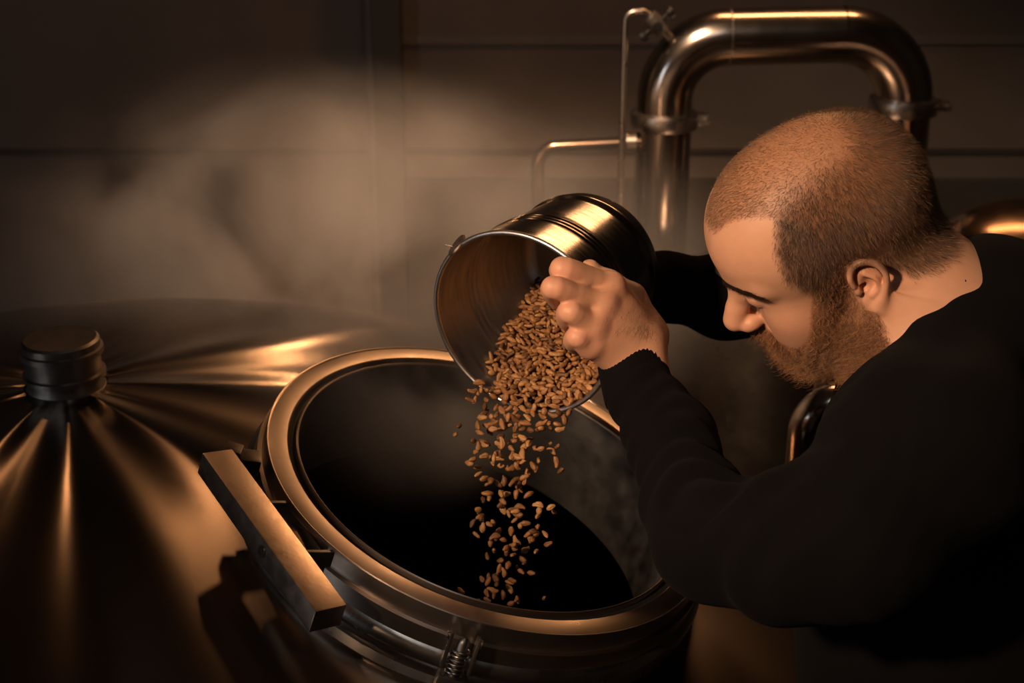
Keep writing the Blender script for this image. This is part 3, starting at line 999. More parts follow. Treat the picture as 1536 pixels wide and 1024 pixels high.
def build_head(F):
    F.frames.append((HR, HO, HS)); F.fr = len(F.frames) - 1
    F.sym = False; F.kd = 0.02
    F.E((-0.008, 0, 0.050), (0.097, 0.0745, 0.081))
    F.E((0.034, 0, 0.048), (0.062, 0.066, 0.064), 0.03)
    F.E((-0.050, 0, 0.030), (0.060, 0.067, 0.062), 0.03)
    F.E((-0.052, 0, -0.015), (0.045, 0.056, 0.050), 0.03)
    F.E((0.036, 0, -0.020), (0.054, 0.058, 0.074), 0.03)
    F.E((0.066, 0, -0.060), (0.034, 0.034, 0.032), 0.022)
    F.E((0.082, 0, -0.098), (0.017, 0.020, 0.016), 0.02)
    F.sym = True
    F.E((0.056, 0.040, -0.016), (0.024, 0.020, 0.022), 0.024)          # cheekbone
    F.E((0.056, 0.034, -0.045), (0.028, 0.022, 0.034), 0.026)          # cheek
    F.C((-0.008, 0.054, -0.050), (0.072, 0.020, -0.098), 0.019, 0.018, 0.02)   # jaw
    F.C((-0.012, 0.058, -0.015), (-0.008, 0.054, -0.050), 0.016, 0.019, 0.02)
    F.C((0.086, 0.008, 0.035), (0.072, 0.046, 0.036), 0.0085, 0.008, 0.014)    # brow
    F.S((0.1065, 0.029, 0.016), 0.0170, 0.011, 's')                     # socket
    F.E((0.0815, 0.0275, 0.0170), (0.0122, 0.0150, 0.0110), 0.004)       # lid over the eye
    F.C((0.0915, 0.017, 0.0115), (0.0865, 0.038, 0.0115), 0.0015, 0.0012, 0.003)    # lower edge of the upper lid
    F.C((0.0925, 0.016, 0.0088), (0.0870, 0.039, 0.0090), 0.0011, 0.0011, 0.002, 's')
    F.C((0.0915, 0.015, 0.0250), (0.0865, 0.040, 0.0250), 0.0012, 0.0012, 0.003, 's')  # lid crease
    F.sym = False
    F.C((0.088, 0, 0.026), (0.109, 0, -0.010), 0.0085, 0.0095, 0.012)  # nose
    F.C((0.109, 0, -0.010), (0.1155, 0, -0.0205), 0.0095, 0.0115, 0.008)
    F.C((0.1155, 0, -0.0205), (0.100, 0, -0.036), 0.010, 0.007, 0.007)
    F.sym = True
    F.E((0.1040, 0.0118, -0.0268), (0.0115, 0.0070, 0.0078), 0.005)     # nostril wing
    F.E((0.1065, 0.0070, -0.0355), (0.0055, 0.0032, 0.004), 0.003, 's')
    F.C((0.098, 0.0205, -0.0185), (0.092, 0.024, -0.036), 0.0022, 0.0018, 0.007, 's')  # fold beside the nose
    F.sym = False
    F.C((0.0975, -0.014, -0.0535), (0.0975, 0.014, -0.0535), 0.0052, 0.0052, 0.008)
    F.C((0.099, -0.006, -0.0525), (0.099, 0.006, -0.0525), 0.0055, 0.0055, 0.006)
    F.C((0.0955, -0.012, -0.0655), (0.0955, 0.012, -0.0655), 0.0062, 0.0062, 0.008)
    F.C((0.1040, -0.018, -0.0590), (0.1040, 0.018, -0.0590), 0.0016, 0.0016, 0.003, 's')
    # ears
    F.sym = True
    ec = np.array([-0.006, 0.0735, -0.001])
    def ear(u, v, out):   # u towards the back, v up, out away from the head
        return ec + np.array([-u - 0.12 * v, out, v - 0.10 * u]) + np.array([0, 0.40 * max(u, -0.004), 0])
    F.E(ear(0.004, 0, 0.000), (0.015, 0.0045, 0.027), 0.004, R=rot_z(-0.40))
    F.E(ear(0.001, -0.022, 0.001), (0.008, 0.0045, 0.009), 0.004)            # lobe
    arc = [(-0.010, 0.004), (-0.0105, 0.014), (-0.006, 0.0245), (0.002, 0.0295), (0.011, 0.0275), (0.0175, 0.020), (0.0195, 0.009), (0.0175, -0.003), (0.0125, -0.014), (0.0070, -0.022), (0.002, -0.028)]
    F.poly([ear(u, v, 0.0060) for u, v in arc], [0.0024, 0.0028, 0.0032, 0.0034, 0.0034, 0.0034, 0.0032, 0.0030, 0.0030, 0.0038, 0.0044], 0.003)
    F.E(ear(0.004, -0.001, 0.0065), (0.0090, 0.0060, 0.0115), 0.003, 's')      # bowl
    F.C(ear(0.004, 0.021, 0.0065), ear(0.0135, 0.008, 0.0065), 0.0022, 0.0022, 0.003, 's')   # groove inside the helix
    F.poly([ear(0.003, 0.014, 0.0045), ear(0.0105, 0.004, 0.0050), ear(0.0100, -0.008, 0.0045), ear(0.003, -0.0145, 0.0045)], [0.0018, 0.0022, 0.0022, 0.0022], 0.003)
    F.E(ear(-0.0085, -0.004, 0.0045), (0.0040, 0.0038, 0.0062), 0.003)        # tragus
    F.E(ear(-0.001, -0.004, 0.001), (0.004, 0.007, 0.005), 0.002, 's')        # canal
    F.sym = False
    F.fr = 0

HAND = {}
def hand_chain(F, pts, rs, k=0.004):
    F.chain(pts, rs, k)

# points of the near (left) hand: pixel, pixel, distance
WR = P(958, 530, 1.365)
def build_near_hand(F):
    F.kd = 0.006
    mcp = [P(917, 430, 1.340), P(903, 456, 1.327), P(889, 488, 1.322), P(886, 518, 1.331)]
    mr = [0.0128, 0.0128, 0.0120, 0.0108]
    # back of the hand, wrist to each knuckle
    wr = [P(966, 510, 1.372), P(955, 518, 1.362), P(944, 527, 1.360), P(934, 537, 1.366)]
    for a, b, r in zip(wr, mcp, mr):
        F.C(a, b, 0.0185, r, 0.020)
    for a, b in ((0, 1), (1, 2), (2, 3)):
        F.C(mcp[a] * .7 + mcp[b] * .3, mcp[b] * .7 + mcp[a] * .3, 0.0108, 0.0108, 0.008)
    for a, b in ((1, 2), (2, 3)):
        pass
    F.C(P(950, 500, 1.385), P(912, 470, 1.352), 0.020, 0.013, 0.018)
    # wrist, going up the sleeve
    F.C(P(964, 514, 1.37), P(976, 600, 1.345), 0.0200, 0.0175, 0.014)
    F.C(P(941, 528, 1.37), P(962, 610, 1.345), 0.0190, 0.0175, 0.014)
    fing = [
        [mcp[0], P(843, 403, 1.308), P(849, 421, 1.345), P(862, 433, 1.366)],
        [mcp[1], P(829, 431, 1.296), P(836, 448, 1.336), P(854, 458, 1.360)],
        [mcp[2], P(854, 467, 1.303), P(849, 478, 1.332), P(858, 488, 1.356)],
        [mcp[3], P(865, 505, 1.314), P(858, 512, 1.334), P(864, 520, 1.354)],
    ]
    rad = [[.0118, .0114, .0100, .0085], [.0112, .0107, .0096, .0085], [.0114, .0108, .0094, .0080], [.0108, .0100, .0086, .0074]]
    for f, r in zip(fing, rad):
        mid = (f[0] + f[1]) / 2 + np.array([0, -0.0008, 0.0006])
        F.poly([f[0], mid, f[1], f[2], f[3]], [r[0], (r[0] + r[1]) / 2 * 0.995, r[1], r[2], r[3]], 0.0034, sub=4)
    for i0, i1, r in ((0, 1, 0.0070), (1, 2, 0.0078), (2, 3, 0.0082)):
        F.C(fing[i0][0] * .45 + fing[i0][1] * .55, fing[i1][0] * .45 + fing[i1][1] * .55, r, r, 0.006)
    for m_, r in zip(mcp, mr):
        v = P(700, 380, 1.2) - m_
        F.S(m_ + v / np.linalg.norm(v) * 0.0022, r * 0.92, 0.010)
    for a, b in zip(wr, mcp):   # tendons
        v = np.array([-0.55, -0.75, 0.35])
        F.C(a * 0.3 + b * 0.7 + v * 0.0125, b + v * 0.0110, 0.0028, 0.0035, 0.006)
    # thumb, on the outside of the bucket
    F.chain([P(975, 500, 1.385), P(946, 447, 1.375), P(915, 425, 1.378), P(886, 405, 1.372)], [0.018, 0.0135, 0.0110, 0.0085], 0.010)
    F.S(P(884, 403, 1.372), 0.0088, 0.004)
    HAND['fing'] = fing

def build_far_hand(F):
    F.kd = 0.006
    w = BC + BN * (-BD)
    base = np.array(w); ax = -np.array(BN)
    up = np.array([0, 0, 1.0]); sd = np.cross(ax, up); sd /= np.linalg.norm(sd)   # to the camera's right
    up = np.cross(sd, ax)
    def Q(a, b, c): return base + sd * a + up * b + ax * c
    wrist = P(985, 430, 1.66)
    HAND['far_wrist'] = wrist
    mcp = [Q(0.005, 0.030, 0.016), Q(-0.004, 0.012, 0.0155), Q(-0.006, -0.008, 0.0155), Q(-0.002, -0.027, 0.016)]
    for m_ in mcp: F.C(wrist, m_, 0.0165, 0.0115, 0.010)
    F.C(wrist, P(1040, 432, 1.68), 0.019, 0.026, 0.010)
    for i, (m_, L) in enumerate(zip(mcp, (0.9, 1.0, 0.95, 0.78))):
        dv = -sd * 1.0 + up * (0.25 - 0.2 * i)
        dv /= np.linalg.norm(dv)
        a = m_ + dv * 0.036 * L - ax * 0.002; b = a + dv * 0.024 * L - ax * 0.002; c = b + dv * 0.012 * L - ax * 0.012
        F.chain([m_, a, b, c], [0.0115, 0.0098, 0.0088, 0.0078], 0.004)
    F.chain([wrist, Q(0.034, -0.030, 0.022), Q(0.014, -0.045, 0.018), Q(-0.006, -0.055, 0.014)], [0.015, 0.012, 0.0100, 0.0085], 0.010)

# sweater / body landmarks
SH_N, SH_F = P(1390, 690, 1.20), P(1400, 490, 1.52)
EL_N, EL_F = P(1064, 806, 1.205), P(1240, 455, 1.74)
CH = np.array([0.445, 1.26, 1.235]); NB = P(1394, 472, 1.33)

# ---------------------------------------------------------------- skin: one continuous body
F = Field()
build_head(F)
F.kd = 0.03
F.C(H(-0.034, 0, -0.030), NB, 0.052, 0.061, 0.03)
F.C(H(0.000, 0, -0.060), NB + [-0.02, 0, -0.02], 0.036, 0.045, 0.03)
build_near_hand(F)
build_far_hand(F)
F.kd = 0.04
F.C(P(970, 600, 1.345), P(1068, 812, 1.205), 0.019, 0.030)
F.chain([P(1068, 812, 1.205), P(1170, 824, 1.175), P(1290, 802, 1.165), SH_N], [0.032, 0.038, 0.048, 0.056])
F.C(HAND['far_wrist'], EL_F, 0.020, 0.036)
F.C(EL_F, SH_F, 0.038, 0.052)
F.C(SH_N, SH_F, 0.055, 0.055)
F.C(NB, CH, 0.07, 0.10)
F.E(CH, (0.105, 0.155, 0.16))
F.E((0.465, 1.26, 1.03), (0.11, 0.15, 0.16))
F.E((0.500, 1.26, 0.90), (0.12, 0.165, 0.12))
for s in (-1, 1):
    F.chain([(0.50, 1.26 + s * 0.09, 0.86), (0.49, 1.26 + s * 0.11, 0.47), (0.52, 1.26 + s * 0.12, 0.09)], [0.085, 0.055, 0.042])
    F.C((0.52, 1.26 + s * 0.12, 0.05), (0.38, 1.26 + s * 0.13, 0.035), 0.035, 0.028)
bodyF = F

def skin_warp(p):
    """small unevenness of skin: knuckle wrinkles and veins are left to the material"""
    return 0.0
import time as _t
t0 = _t.time()
hs = 0.0015
def region(lo, hi, h, B=20): return mesh_field(F, lo, hi, h, B)
parts = []
# fine over head and hands, coarser under the clothes; the patches overlap inside the neck and sleeves
XH = mesh_field(F, (0.168, 1.03, 1.34), (0.52, 1.42, 1.72), 0.0013)
def clip_box(X, Q, lo, hi, keep_inside=True):
    c = X[Q].mean(1)
    m = ((c > lo) & (c < hi)).all(1)
    if not keep_inside: m = ~m
    Q = Q[m]
    u, inv = np.unique(Q, return_inverse=True)
    return X[u], inv.reshape(Q.shape).astype(np.int32)
XN = mesh_field(F, (0.01, 1.14, 1.27), (0.166, 1.38, 1.52), 0.0012)
XF = mesh_field(F, (0.00, 1.40, 1.28), (0.24, 1.64, 1.52), 0.0018)
XB = mesh_field(F, (-0.05, 0.95, -0.03), (0.80, 1.75, 1.60), 0.0060)
boxes = [((0.168, 1.03, 1.34), (0.52, 1.42, 1.72)), ((0.01, 1.14, 1.27), (0.166, 1.38, 1.52)), ((0.00, 1.40, 1.28), (0.24, 1.64, 1.52))]
def outside_boxes(X, Q, m=0.006):
    c = X[Q].mean(1); keep = np.ones(len(Q), bool)
    for lo, hi in boxes:
        keep &= ~((c > np.array(lo) + m) & (c < np.array(hi) - m)).all(1)
    Q = Q[keep]; u, inv = np.unique(Q, return_inverse=True)
    return X[u], inv.reshape(Q.shape).astype(np.int32)
XB = outside_boxes(*XB)
Vs, Fs, off = [], [], 0
for X_, Q_ in (XH, XN, XF, XB):
    Vs.append(X_); Fs.append(Q_ + off); off += len(X_)
SV = np.concatenate(Vs); SF = np.concatenate(Fs)
print('skin', len(SV), round(_t.time() - t0, 1))

# colours of the skin itself
def sstep(a, b, x):
    t = np.clip((x - a) / (b - a), 0, 1); return t * t * (3 - 2 * t)
def head_local(p): return (p - HO) @ HR / HS
def scalp_side(l):
    """0..1: thick cropped hair on the sides and back"""
    x, y, z = l[..., 0], np.abs(l[..., 1]), l[..., 2]
    edge = np.interp(z, [0.0, 0.03, 0.05, 0.08, 0.10, 0.125], [0.030, 0.043, 0.050, 0.044, 0.030, 0.008])
    front = sstep(edge + 0.006, edge - 0.006, x)
    zl = np.interp(x, [-0.095, -0.045, -0.034, -0.024, 0.006, 0.020], [-0.044, -0.023, -0.008, 0.022, 0.024, -0.028])
    low = sstep(zl - 0.007, zl + 0.006, z)
    side = sstep(0.128, 0.098, z + 0.0 * y) * sstep(0.028, 0.048, y) + sstep(-0.05, -0.075, x) * sstep(0.125, 0.10, z)
    return np.clip(front * low * np.clip(side, 0, 1), 0, 1)
def scalp_top(l):
    x, y, z = l[..., 0], np.abs(l[..., 1]), l[..., 2]
    peak = 0.086 - 1.3 * np.maximum(y - 0.012, 0) * sstep(0.0, 0.03, y) 
    return sstep(0.060, 0.078, z) * sstep(0.0, -0.010, x - peak)
def beard_mask(l):
    x, y, z = l[..., 0], np.abs(l[..., 1]), l[..., 2]
    cheek = sstep(0.004, -0.006, z - np.interp(x, [-0.01, 0.015, 0.035, 0.047, 0.058, 0.068, 0.08, 0.10], [0.030, 0.032, 0.020, 0.000, -0.022, -0.038, -0.050, -0.044]))
    back = sstep(-0.008, 0.002, x + 0.20 * (z + 0.02)) * np.where(z > -0.03, sstep(0.002, 0.010, x), 1)
    m = cheek * back
    must = sstep(0.032, 0.026, y) * sstep(-0.0375, -0.042, z) * sstep(0.084, 0.088, x)
    lips = sstep(0.020, 0.016, y) * sstep(-0.0725, -0.068, z) * sstep(-0.049, -0.053, z) * sstep(0.088, 0.092, x)
    return np.clip(np.maximum(m, must) * (1 - lips), 0, 1)
L_ = head_local(SV)
isH = (np.linalg.norm(L_ - np.array([0.0, 0, 0.01]), axis=1) < 0.16)
col = np.tile(np.array([0.56, 0.305, 0.19]), (len(SV), 1))
def blotch(p, f, s=0):
    return (np.sin(p[:, 0] * f + 1.3 * np.sin(p[:, 1] * f * 0.7 + s)) * np.sin(p[:, 1] * f * 1.1 + s + 1.1 * np.sin(p[:, 2] * f * 0.8)) * np.sin(p[:, 2] * f * 0.9 + 2 * s)) 
bl = blotch(SV, 130, 1.0) * 0.5 + blotch(SV, 320, 2.0) * 0.5
col *= (1 + 0.05 * bl)[:, None]
def mixc(mask, c, a=1.0):
    global col
    m = (np.clip(mask, 0, 1) * a)[:, None]
    col = col * (1 - m) + np.array(c) * m
ez = lambda c, r: np.exp(-((L_ - np.array(c)) ** 2).sum(1) / r ** 2)
mixc(isH * (ez((0.112, 0, -0.02), 0.022) + ez((0.06, 0.05, -0.02), 0.03)), (0.60, 0.28, 0.18), 0.45)
mixc(isH * ez((-0.015, 0.085, 0.0), 0.030), (0.62, 0.30, 0.19), 0.5)
mixc(isH * (ez((0.088, 0.03, 0.012), 0.012)), (0.42, 0.20, 0.14), 0.45)
mixc(isH * scalp_side(L_), (0.11, 0.055, 0.03), 0.78)
mixc(isH * scalp_side(L_) * ez((0.006, 0.062, 0.088), 0.035), (0.07, 0.055, 0.045), 0.6)
mixc(isH * scalp_top(L_), (0.26, 0.115, 0.05), 0.62)
mixc(isH * beard_mask(L_), (0.20, 0.09, 0.045), 0.7)
mixc(isH * np.exp(-((L_[:, 2] + 0.059) / 0.006) ** 2) * (np.abs(L_[:, 1]) < 0.02) * (L_[:, 0] > 0.09), (0.45, 0.16, 0.12), 0.8)
for f in HAND['fing']:
    for j, a in ((0, 0.5), (1, 0.55)):
        g_ = np.exp(-((SV - f[j]) ** 2).sum(1) / 0.016 ** 2)
        mixc(g_, (0.60, 0.27, 0.18), a)
# moles
for c in ((0.0155, 0.075, 0.018), (0.010, 0.063, 0.118)):
    mixc(isH * (((L_ - np.array(c)) ** 2).sum(1) < 0.0000085 * 2), (0.10, 0.045, 0.03), 0.8)

m_, nt, b = new_mat('skin')
at = nt.nodes.new('ShaderNodeAttribute'); at.attribute_name = 'tint'
nt.links.new(at.outputs['Color'], b.inputs['Base Color'])
b.inputs['Roughness'].default_value = 0.48
b.inputs['Specular IOR Level'].default_value = 0.4
b.inputs['Subsurface Weight'].default_value = 0.12
b.inputs['Subsurface Radius'].default_value = (1.0, 0.35, 0.2)
b.inputs['Subsurface Scale'].default_value = 0.006
n1 = noise(nt, 420, 3, 0.6); n2 = noise(nt, 90, 4, 0.6)
v1 = nt.nodes.new('ShaderNodeTexVoronoi'); v1.inputs['Scale'].default_value = 900
tc = nt.nodes.new('ShaderNodeTexCoord'); nt.links.new(tc.outputs['Object'], v1.inputs['Vector'])
u1 = bump(nt, b, n2.outputs[0], 0.16, 0.0012)
u2 = bump(nt, b, v1.outputs['Distance'], 0.09, 0.0006, prev=u1)
bump(nt, b, n1.outputs[0], 0.18, 0.0006, prev=u2)
M_SKIN = m_
PB = Vector((0.5, 1.26, 0.0))
me = np_mesh('person', SV - np.array(PB), SF, {'tint': col})
person = link('person', me, M_SKIN, None, Matrix.Translation(PB))
tag(person, 'bearded person with cropped hair in a black sweater tipping a bucket over the kettle', 'person')
PM = Matrix.Translation(PB)

# ---------------------------------------------------------------- sweater
G_ = Field(); G_.kd = 0.03
cuffN, cuffN2 = P(951, 541, 1.366), P(962, 590, 1.348)
G_.C(P(958, 572, 1.356), cuffN2, 0.0280, 0.0295, 0.01)
G_.C(cuffN2, P(1008, 660, 1.315), 0.0300, 0.0365, 0.02)
G_.C(P(1008, 660, 1.315), P(1045, 770, 1.24), 0.0360, 0.0440, 0.03)
G_.C(P(1045, 770, 1.24), P(1070, 812, 1.20), 0.0430, 0.0480, 0.02)
G_.C(P(1070, 812, 1.20), P(1170, 822, 1.17), 0.0480, 0.0560, 0.012)
G_.C(P(1170, 822, 1.17), P(1290, 800, 1.16), 0.0560, 0.0680, 0.02)
G_.C(P(1290, 800, 1.16), SH_N, 0.0690, 0.0820, 0.03)
fw = HAND['far_wrist']
G_.C(P(950, 431, 1.618), P(985, 430, 1.655), 0.0300, 0.034, 0.01)
G_.C(P(942, 434, 1.645), P(1000, 430, 1.662), 0.0310, 0.035, 0.01)
G_.C(P(1000, 429, 1.662), P(1090, 445, 1.69), 0.0340, 0.0440, 0.03)
G_.C(P(1090, 445, 1.69), EL_F, 0.0440, 0.052, 0.03)
G_.C(EL_F, SH_F, 0.054, 0.072, 0.04)
G_.C(SH_N, SH_F, 0.072, 0.072, 0.05)
G_.E(CH + [0.005, 0, 0], (0.145, 0.185, 0.19), 0.05)
G_.E((0.485, 1.26, 1.33), (0.115, 0.165, 0.105), 0.05)
G_.C(NB + [0.06, 0, 0.0], NB + [0.10, 0, -0.05], 0.075, 0.08, 0.04)
G_.C(NB + [0.01, -0.07, -0.01], SH_N + [0.03, 0.03, 0.02], 0.048, 0.055, 0.04)
G_.C(NB + [0.01, 0.07, -0.01], SH_F + [0.03, -0.03, 0.02], 0.048, 0.055, 0.04)
G_.E((0.475, 1.27, 1.04), (0.175, 0.205, 0.20), 0.06)
G_.E((0.49, 1.26, 0.89), (0.165, 0.195, 0.10), 0.05)
# neck opening
NX = np.array([-0.585, 0.377, 0.72]); NX /= np.linalg.norm(NX)
G_.C(NB + NX * 0.062, NB + NX * 0.20, 0.067, 0.12, 0.006, 's')
def fold(p):
    """cloth folds: tight at the elbow crook, loose over the sleeve and flank"""
    e = P(1085, 770, 1.19)
    d1 = np.linalg.norm(p - e, axis=1)
    a = np.exp(-(d1 / 0.10) ** 2)
    v = 0.0042 * a * np.sin(d1 * 230 + 6 * np.sin(p[:, 2] * 25) + 2 * np.sin(p[:, 0] * 40))
    s = np.exp(-(np.linalg.norm(p - P(985, 640, 1.32), axis=1) / 0.07) ** 2)
    ax = (P(1045, 770, 1.24) - P(960, 560, 1.36)); ax /= np.linalg.norm(ax)
    v += 0.0018 * s * np.sin((p @ ax) * 210 + 3 * np.sin(p[:, 0] * 50))
    v += 0.0030 * np.sin(p[:, 0] * 31 + 2.2 * np.sin(p[:, 2] * 17 + p[:, 1] * 9)) * np.sin(p[:, 1] * 22 + 1.5 * np.sin(p[:, 2] * 29)) * np.clip((p[:, 0] - 0.16) / 0.1, 0, 1)
    d2 = np.linalg.norm(p - P(1330, 640, 1.22), axis=1)
    v += 0.0035 * np.exp(-(d2 / 0.12) ** 2) * np.sin(d2 * 120 + 3 * np.sin(p[:, 2] * 30))
    return v
X_, Q_ = mesh_field(G_, (0.0, 0.90, 0.80), (0.80, 1.82, 1.62), 0.0042, warp=fold)
print('sweater', len(X_), round(_t.time() - t0, 1))
m_, nt, b = new_mat('black_knit')
b.inputs['Base Color'].default_value = (0.0042, 0.0039, 0.0042, 1)
b.inputs['Roughness'].default_value = 0.92
b.inputs['Specular IOR Level'].default_value = 0.04
b.inputs['Sheen Weight'].default_value = 0.008
b.inputs['Sheen Roughness'].default_value = 0.6
wv = nt.nodes.new('ShaderNodeTexNoise'); wv.inputs['Scale'].default_value = 900; wv.inputs['Detail'].default_value = 2
tc = nt.nodes.new('ShaderNodeTexCoord'); nt.links.new(tc.outputs['Object'], wv.inputs['Vector'])
bump(nt, b, wv.outputs[0], 0.5, 0.001)
M_KNIT = m_
me = np_mesh('sweater', X_ - np.array(PB), Q_)
sweater = link('sweater', me, M_KNIT, person, PM)
# cuffs and collar: ribbed bands
def ring_band(name, a, b_, ra, rb, n=120, ribs=48, wrap=0.0022, squash=1.0, xh=(0, 0, 1), flare=None):
    a, b_ = Vector(a), Vector(b_)
    Fm = frame(a, b_ - a, xh)
    Lb = (b_ - a).length
    q = bmesh.new(); rings = []
    prof = [(-0.003, 0.0015), (-0.0012, -0.0012), (0.0006, 0.0), (0.0012, 0.003)] + [(0.0012, Lb * t) for t in (0.25, 0.5, 0.75)] + [(0.0008, Lb), (-0.003, Lb + 0.001)]
    for dr, h_ in prof:
        ring = []
        for i in range(n):
            t = 2 * PI * i / n
            r = ra + (rb - ra) * max(0, min(1, h_ / Lb)) + dr + (0.0004 if h_ > 0.002 else 0) * math.cos(ribs * t)
            ring.append(q.verts.new(Fm @ Vector((r * math.cos(t) * squash, r * math.sin(t), h_))))
        rings.append(ring)
    for A, B in zip(rings, rings[1:]):
        for i in range(n): q.faces.new((A[i], A[(i + 1) % n], B[(i + 1) % n], B[i]))
    return fin(q, name, M_KNIT, sweater, angle=60)
ring_band('cuff', P(946, 538, 1.367), P(960, 597, 1.347), 0.0314, 0.0325, xh=tuple(P(990, 525, 1.367) - P(905, 552, 1.367)))
nb1 = NB + NX * 0.004; nb2 = NB - NX * 0.018
ring_band('collar', nb1, nb2, 0.0700, 0.0760, ribs=90)

# trousers and shoes (below the frame)
T_ = Field(); T_.kd = 0.05
T_.E((0.50, 1.26, 0.88), (0.138, 0.175, 0.12))
for s in (-1, 1):
    T_.chain([(0.50, 1.26 + s * 0.09, 0.86), (0.49, 1.26 + s * 0.11, 0.47), (0.52, 1.26 + s * 0.12, 0.10)], [0.100, 0.072, 0.064])
X_, Q_ = mesh_field(T_, (0.2, 0.98, 0.02), (0.80, 1.56, 0.99), 0.008)
link('trousers', np_mesh('trousers', X_ - np.array(PB), Q_), plain('dark_denim', (0.012, 0.013, 0.018), 0.8), person, PM)
for s in (-1, 1):
    T_ = Field(); T_.kd = 0.03
    y = 1.26 + s * 0.12
    T_.C((0.545, y, 0.05), (0.545, y, 0.10), 0.046, 0.048); T_.C((0.545, y, 0.045), (0.34, y + s * 0.012, 0.040), 0.045, 0.040)
    T_.E((0.44, y, 0.014), (0.155, 0.048, 0.014), 0.008)
    X_, Q_ = mesh_field(T_, (0.25, y - 0.08, -0.01), (0.65, y + 0.08, 0.17), 0.005)
    X_[:, 2] = np.maximum(X_[:, 2], 0.0)
    link('shoe', np_mesh('shoe', X_ - np.array(PB), Q_), M_RUBBER, person, PM)

# ---------------------------------------------------------------- hair
def hair_mat(name, c0, c1, c2):
    m, nt, b = new_mat(name)
    at = nt.nodes.new('ShaderNodeAttribute'); at.attribute_name = 'shade'
    r = ramp(nt, at.outputs['Fac'], [(0.0, c0), (0.55, c1), (1.0, c2)])
    nt.links.new(r.outputs[0], b.inputs['Base Color'])
    b.inputs['Roughness'].default_value = 0.45
    b.inputs['Specular IOR Level'].default_value = 0.6
    return m
def strands(name, roots, dirs, mat, parent, npts=4, rad=0.00008, tip=0.3, shade=None):
    """roots N,3 ; dirs N,npts-1,3 offsets from the root"""
    N = len(roots)
    hc = bpy.data.hair_curves.new(name)
    hc.add_curves([npts] * N)
    pts = np.concatenate([roots[:, None], roots[:, None] + dirs], 1) - np.array(PB)
    hc.attributes['position'].data.foreach_set('vector', pts.astype(np.float32).ravel())
    ra = hc.attributes.get('radius') or hc.attributes.new('radius', 'FLOAT', 'POINT')
    prof = np.linspace(1, tip, npts)
    ra.data.foreach_set('value', (np.ones((N, 1)) * rad * prof).astype(np.float32).ravel())
    sh = hc.attributes.new('shade', 'FLOAT', 'CURVE')
    sh.data.foreach_set('value', (RNG.random(N) if shade is None else shade).astype(np.float32))
    hc.materials.append(mat)
    o = bpy.data.objects.new(name, hc); COL.objects.link(o)
    o.parent = parent
    o.matrix_basis = WORLD[parent.name].inverted() @ PM
    WORLD[o.name] = PM.copy()
    return o
# surface samples on the head patch
HV, HF = XH
LV = head_local(HV)
nrm = np.zeros_like(HV)
a_, b_, c_, d_ = (HV[HF[:, i]] for i in range(4))
fn = np.cross(c_ - a_, d_ - b_)
for i in range(4): np.add.at(nrm, HF[:, i], fn)
nrm /= np.linalg.norm(nrm, axis=1, keepdims=True) + 1e-12
# make sure they point out of the head
if (nrm * (HV - H(0, 0, 0.03))).sum() < 0: nrm = -nrm; SF_flip = True
area = np.linalg.norm(fn, axis=1) / 2
def sample(mask_fn, count):
    w_ = np.array(mask_fn(LV[HF].mean(1))) * area
    w_ = np.where(w_ > 1e-12, w_, 0)
    f = RNG.choice(len(HF), size=count, p=w_ / w_.sum())
    u, v = RNG.random((2, count, 1))
    q = HV[HF[f]]
    p = (q[:, 0] * (1 - u) + q[:, 1] * u) * (1 - v) + (q[:, 3] * (1 - u) + q[:, 2] * u) * v
    n = nrm[HF[f, 0]]
    return p, n, head_local(p)
in_head = lambda l: (np.linalg.norm(l - np.array([0, 0, 0.01]), axis=1) < 0.15)
noear = lambda l: ~((np.abs(l[:, 1]) > 0.072) & (np.abs(l[:, 0] + 0.014) < 0.030) & (l[:, 2] < 0.029) & (l[:, 2] > -0.034))
def world_dir(d): return np.array(d) @ HR.T
HAIR = hair_mat('cropped_hair', (0.016, 0.010, 0.007), (0.090, 0.042, 0.019), (0.34, 0.18, 0.075))
BEARD = hair_mat('beard_hair', (0.060, 0.022, 0.010), (0.22, 0.095, 0.036), (0.42, 0.21, 0.085))
DARKH = hair_mat('dark_hair', (0.010, 0.006, 0.004), (0.025, 0.014, 0.009), (0.06, 0.032, 0.018))
def lay(p, n, l, length, flow, lift, jitter, npts, curl=0.0):
    """strand offsets: leave the skin along n, bend over along flow"""
    N = len(p)
    fl = flow - (flow * n).sum(1, keepdims=True) * n
    fl /= np.linalg.norm(fl, axis=1, keepdims=True) + 1e-9
    j = RNG.normal(size=(N, 3)) * jitter
    s1 = np.cross(n, fl)
    ph = RNG.random((N, 1)) * 6.28
    out = []
    for i in range(1, npts):
        t = i / (npts - 1)
        o = length * (n * lift * t + fl * (1 - lift) * t * (0.5 + 0.5 * t) + j * t)
        if curl:
            o = o + length * curl * t * (np.cos(ph + t * 7) * s1 + np.sin(ph + t * 7) * n * 0.6)
        out.append(o)
    return np.stack(out, 1)
def crown_flow(l):
    c = np.array([-0.055, 0.0, 0.115])
    v = l - c
    v = v + np.array([0.0, 0, -0.03])
    return v @ HR.T
smask = lambda l: scalp_side(l) * in_head(l) * noear(l)
p, n, l = sample(smask, 30000)
dark = np.exp(-((l - np.array([0.006, 0.062, 0.088])) ** 2).sum(1) / 0.035 ** 2)
dk = np.clip(RNG.normal(0.46, 0.24, len(p)) - 0.42 * dark, 0, 1)
strands('hair', p, lay(p, n, l, RNG.uniform(0.0045, 0.0085, (len(p), 1)), crown_flow(l), 0.42, 0.17, 4), HAIR, person, 4, 0.00010, 0.35, dk)
tmask = lambda l: scalp_top(l) * in_head(l) * (1 - scalp_side(l)) * (0.35 + 0.65 * sstep(-0.01, 0.05, l[:, 0]))
p, n, l = sample(tmask, 12000)
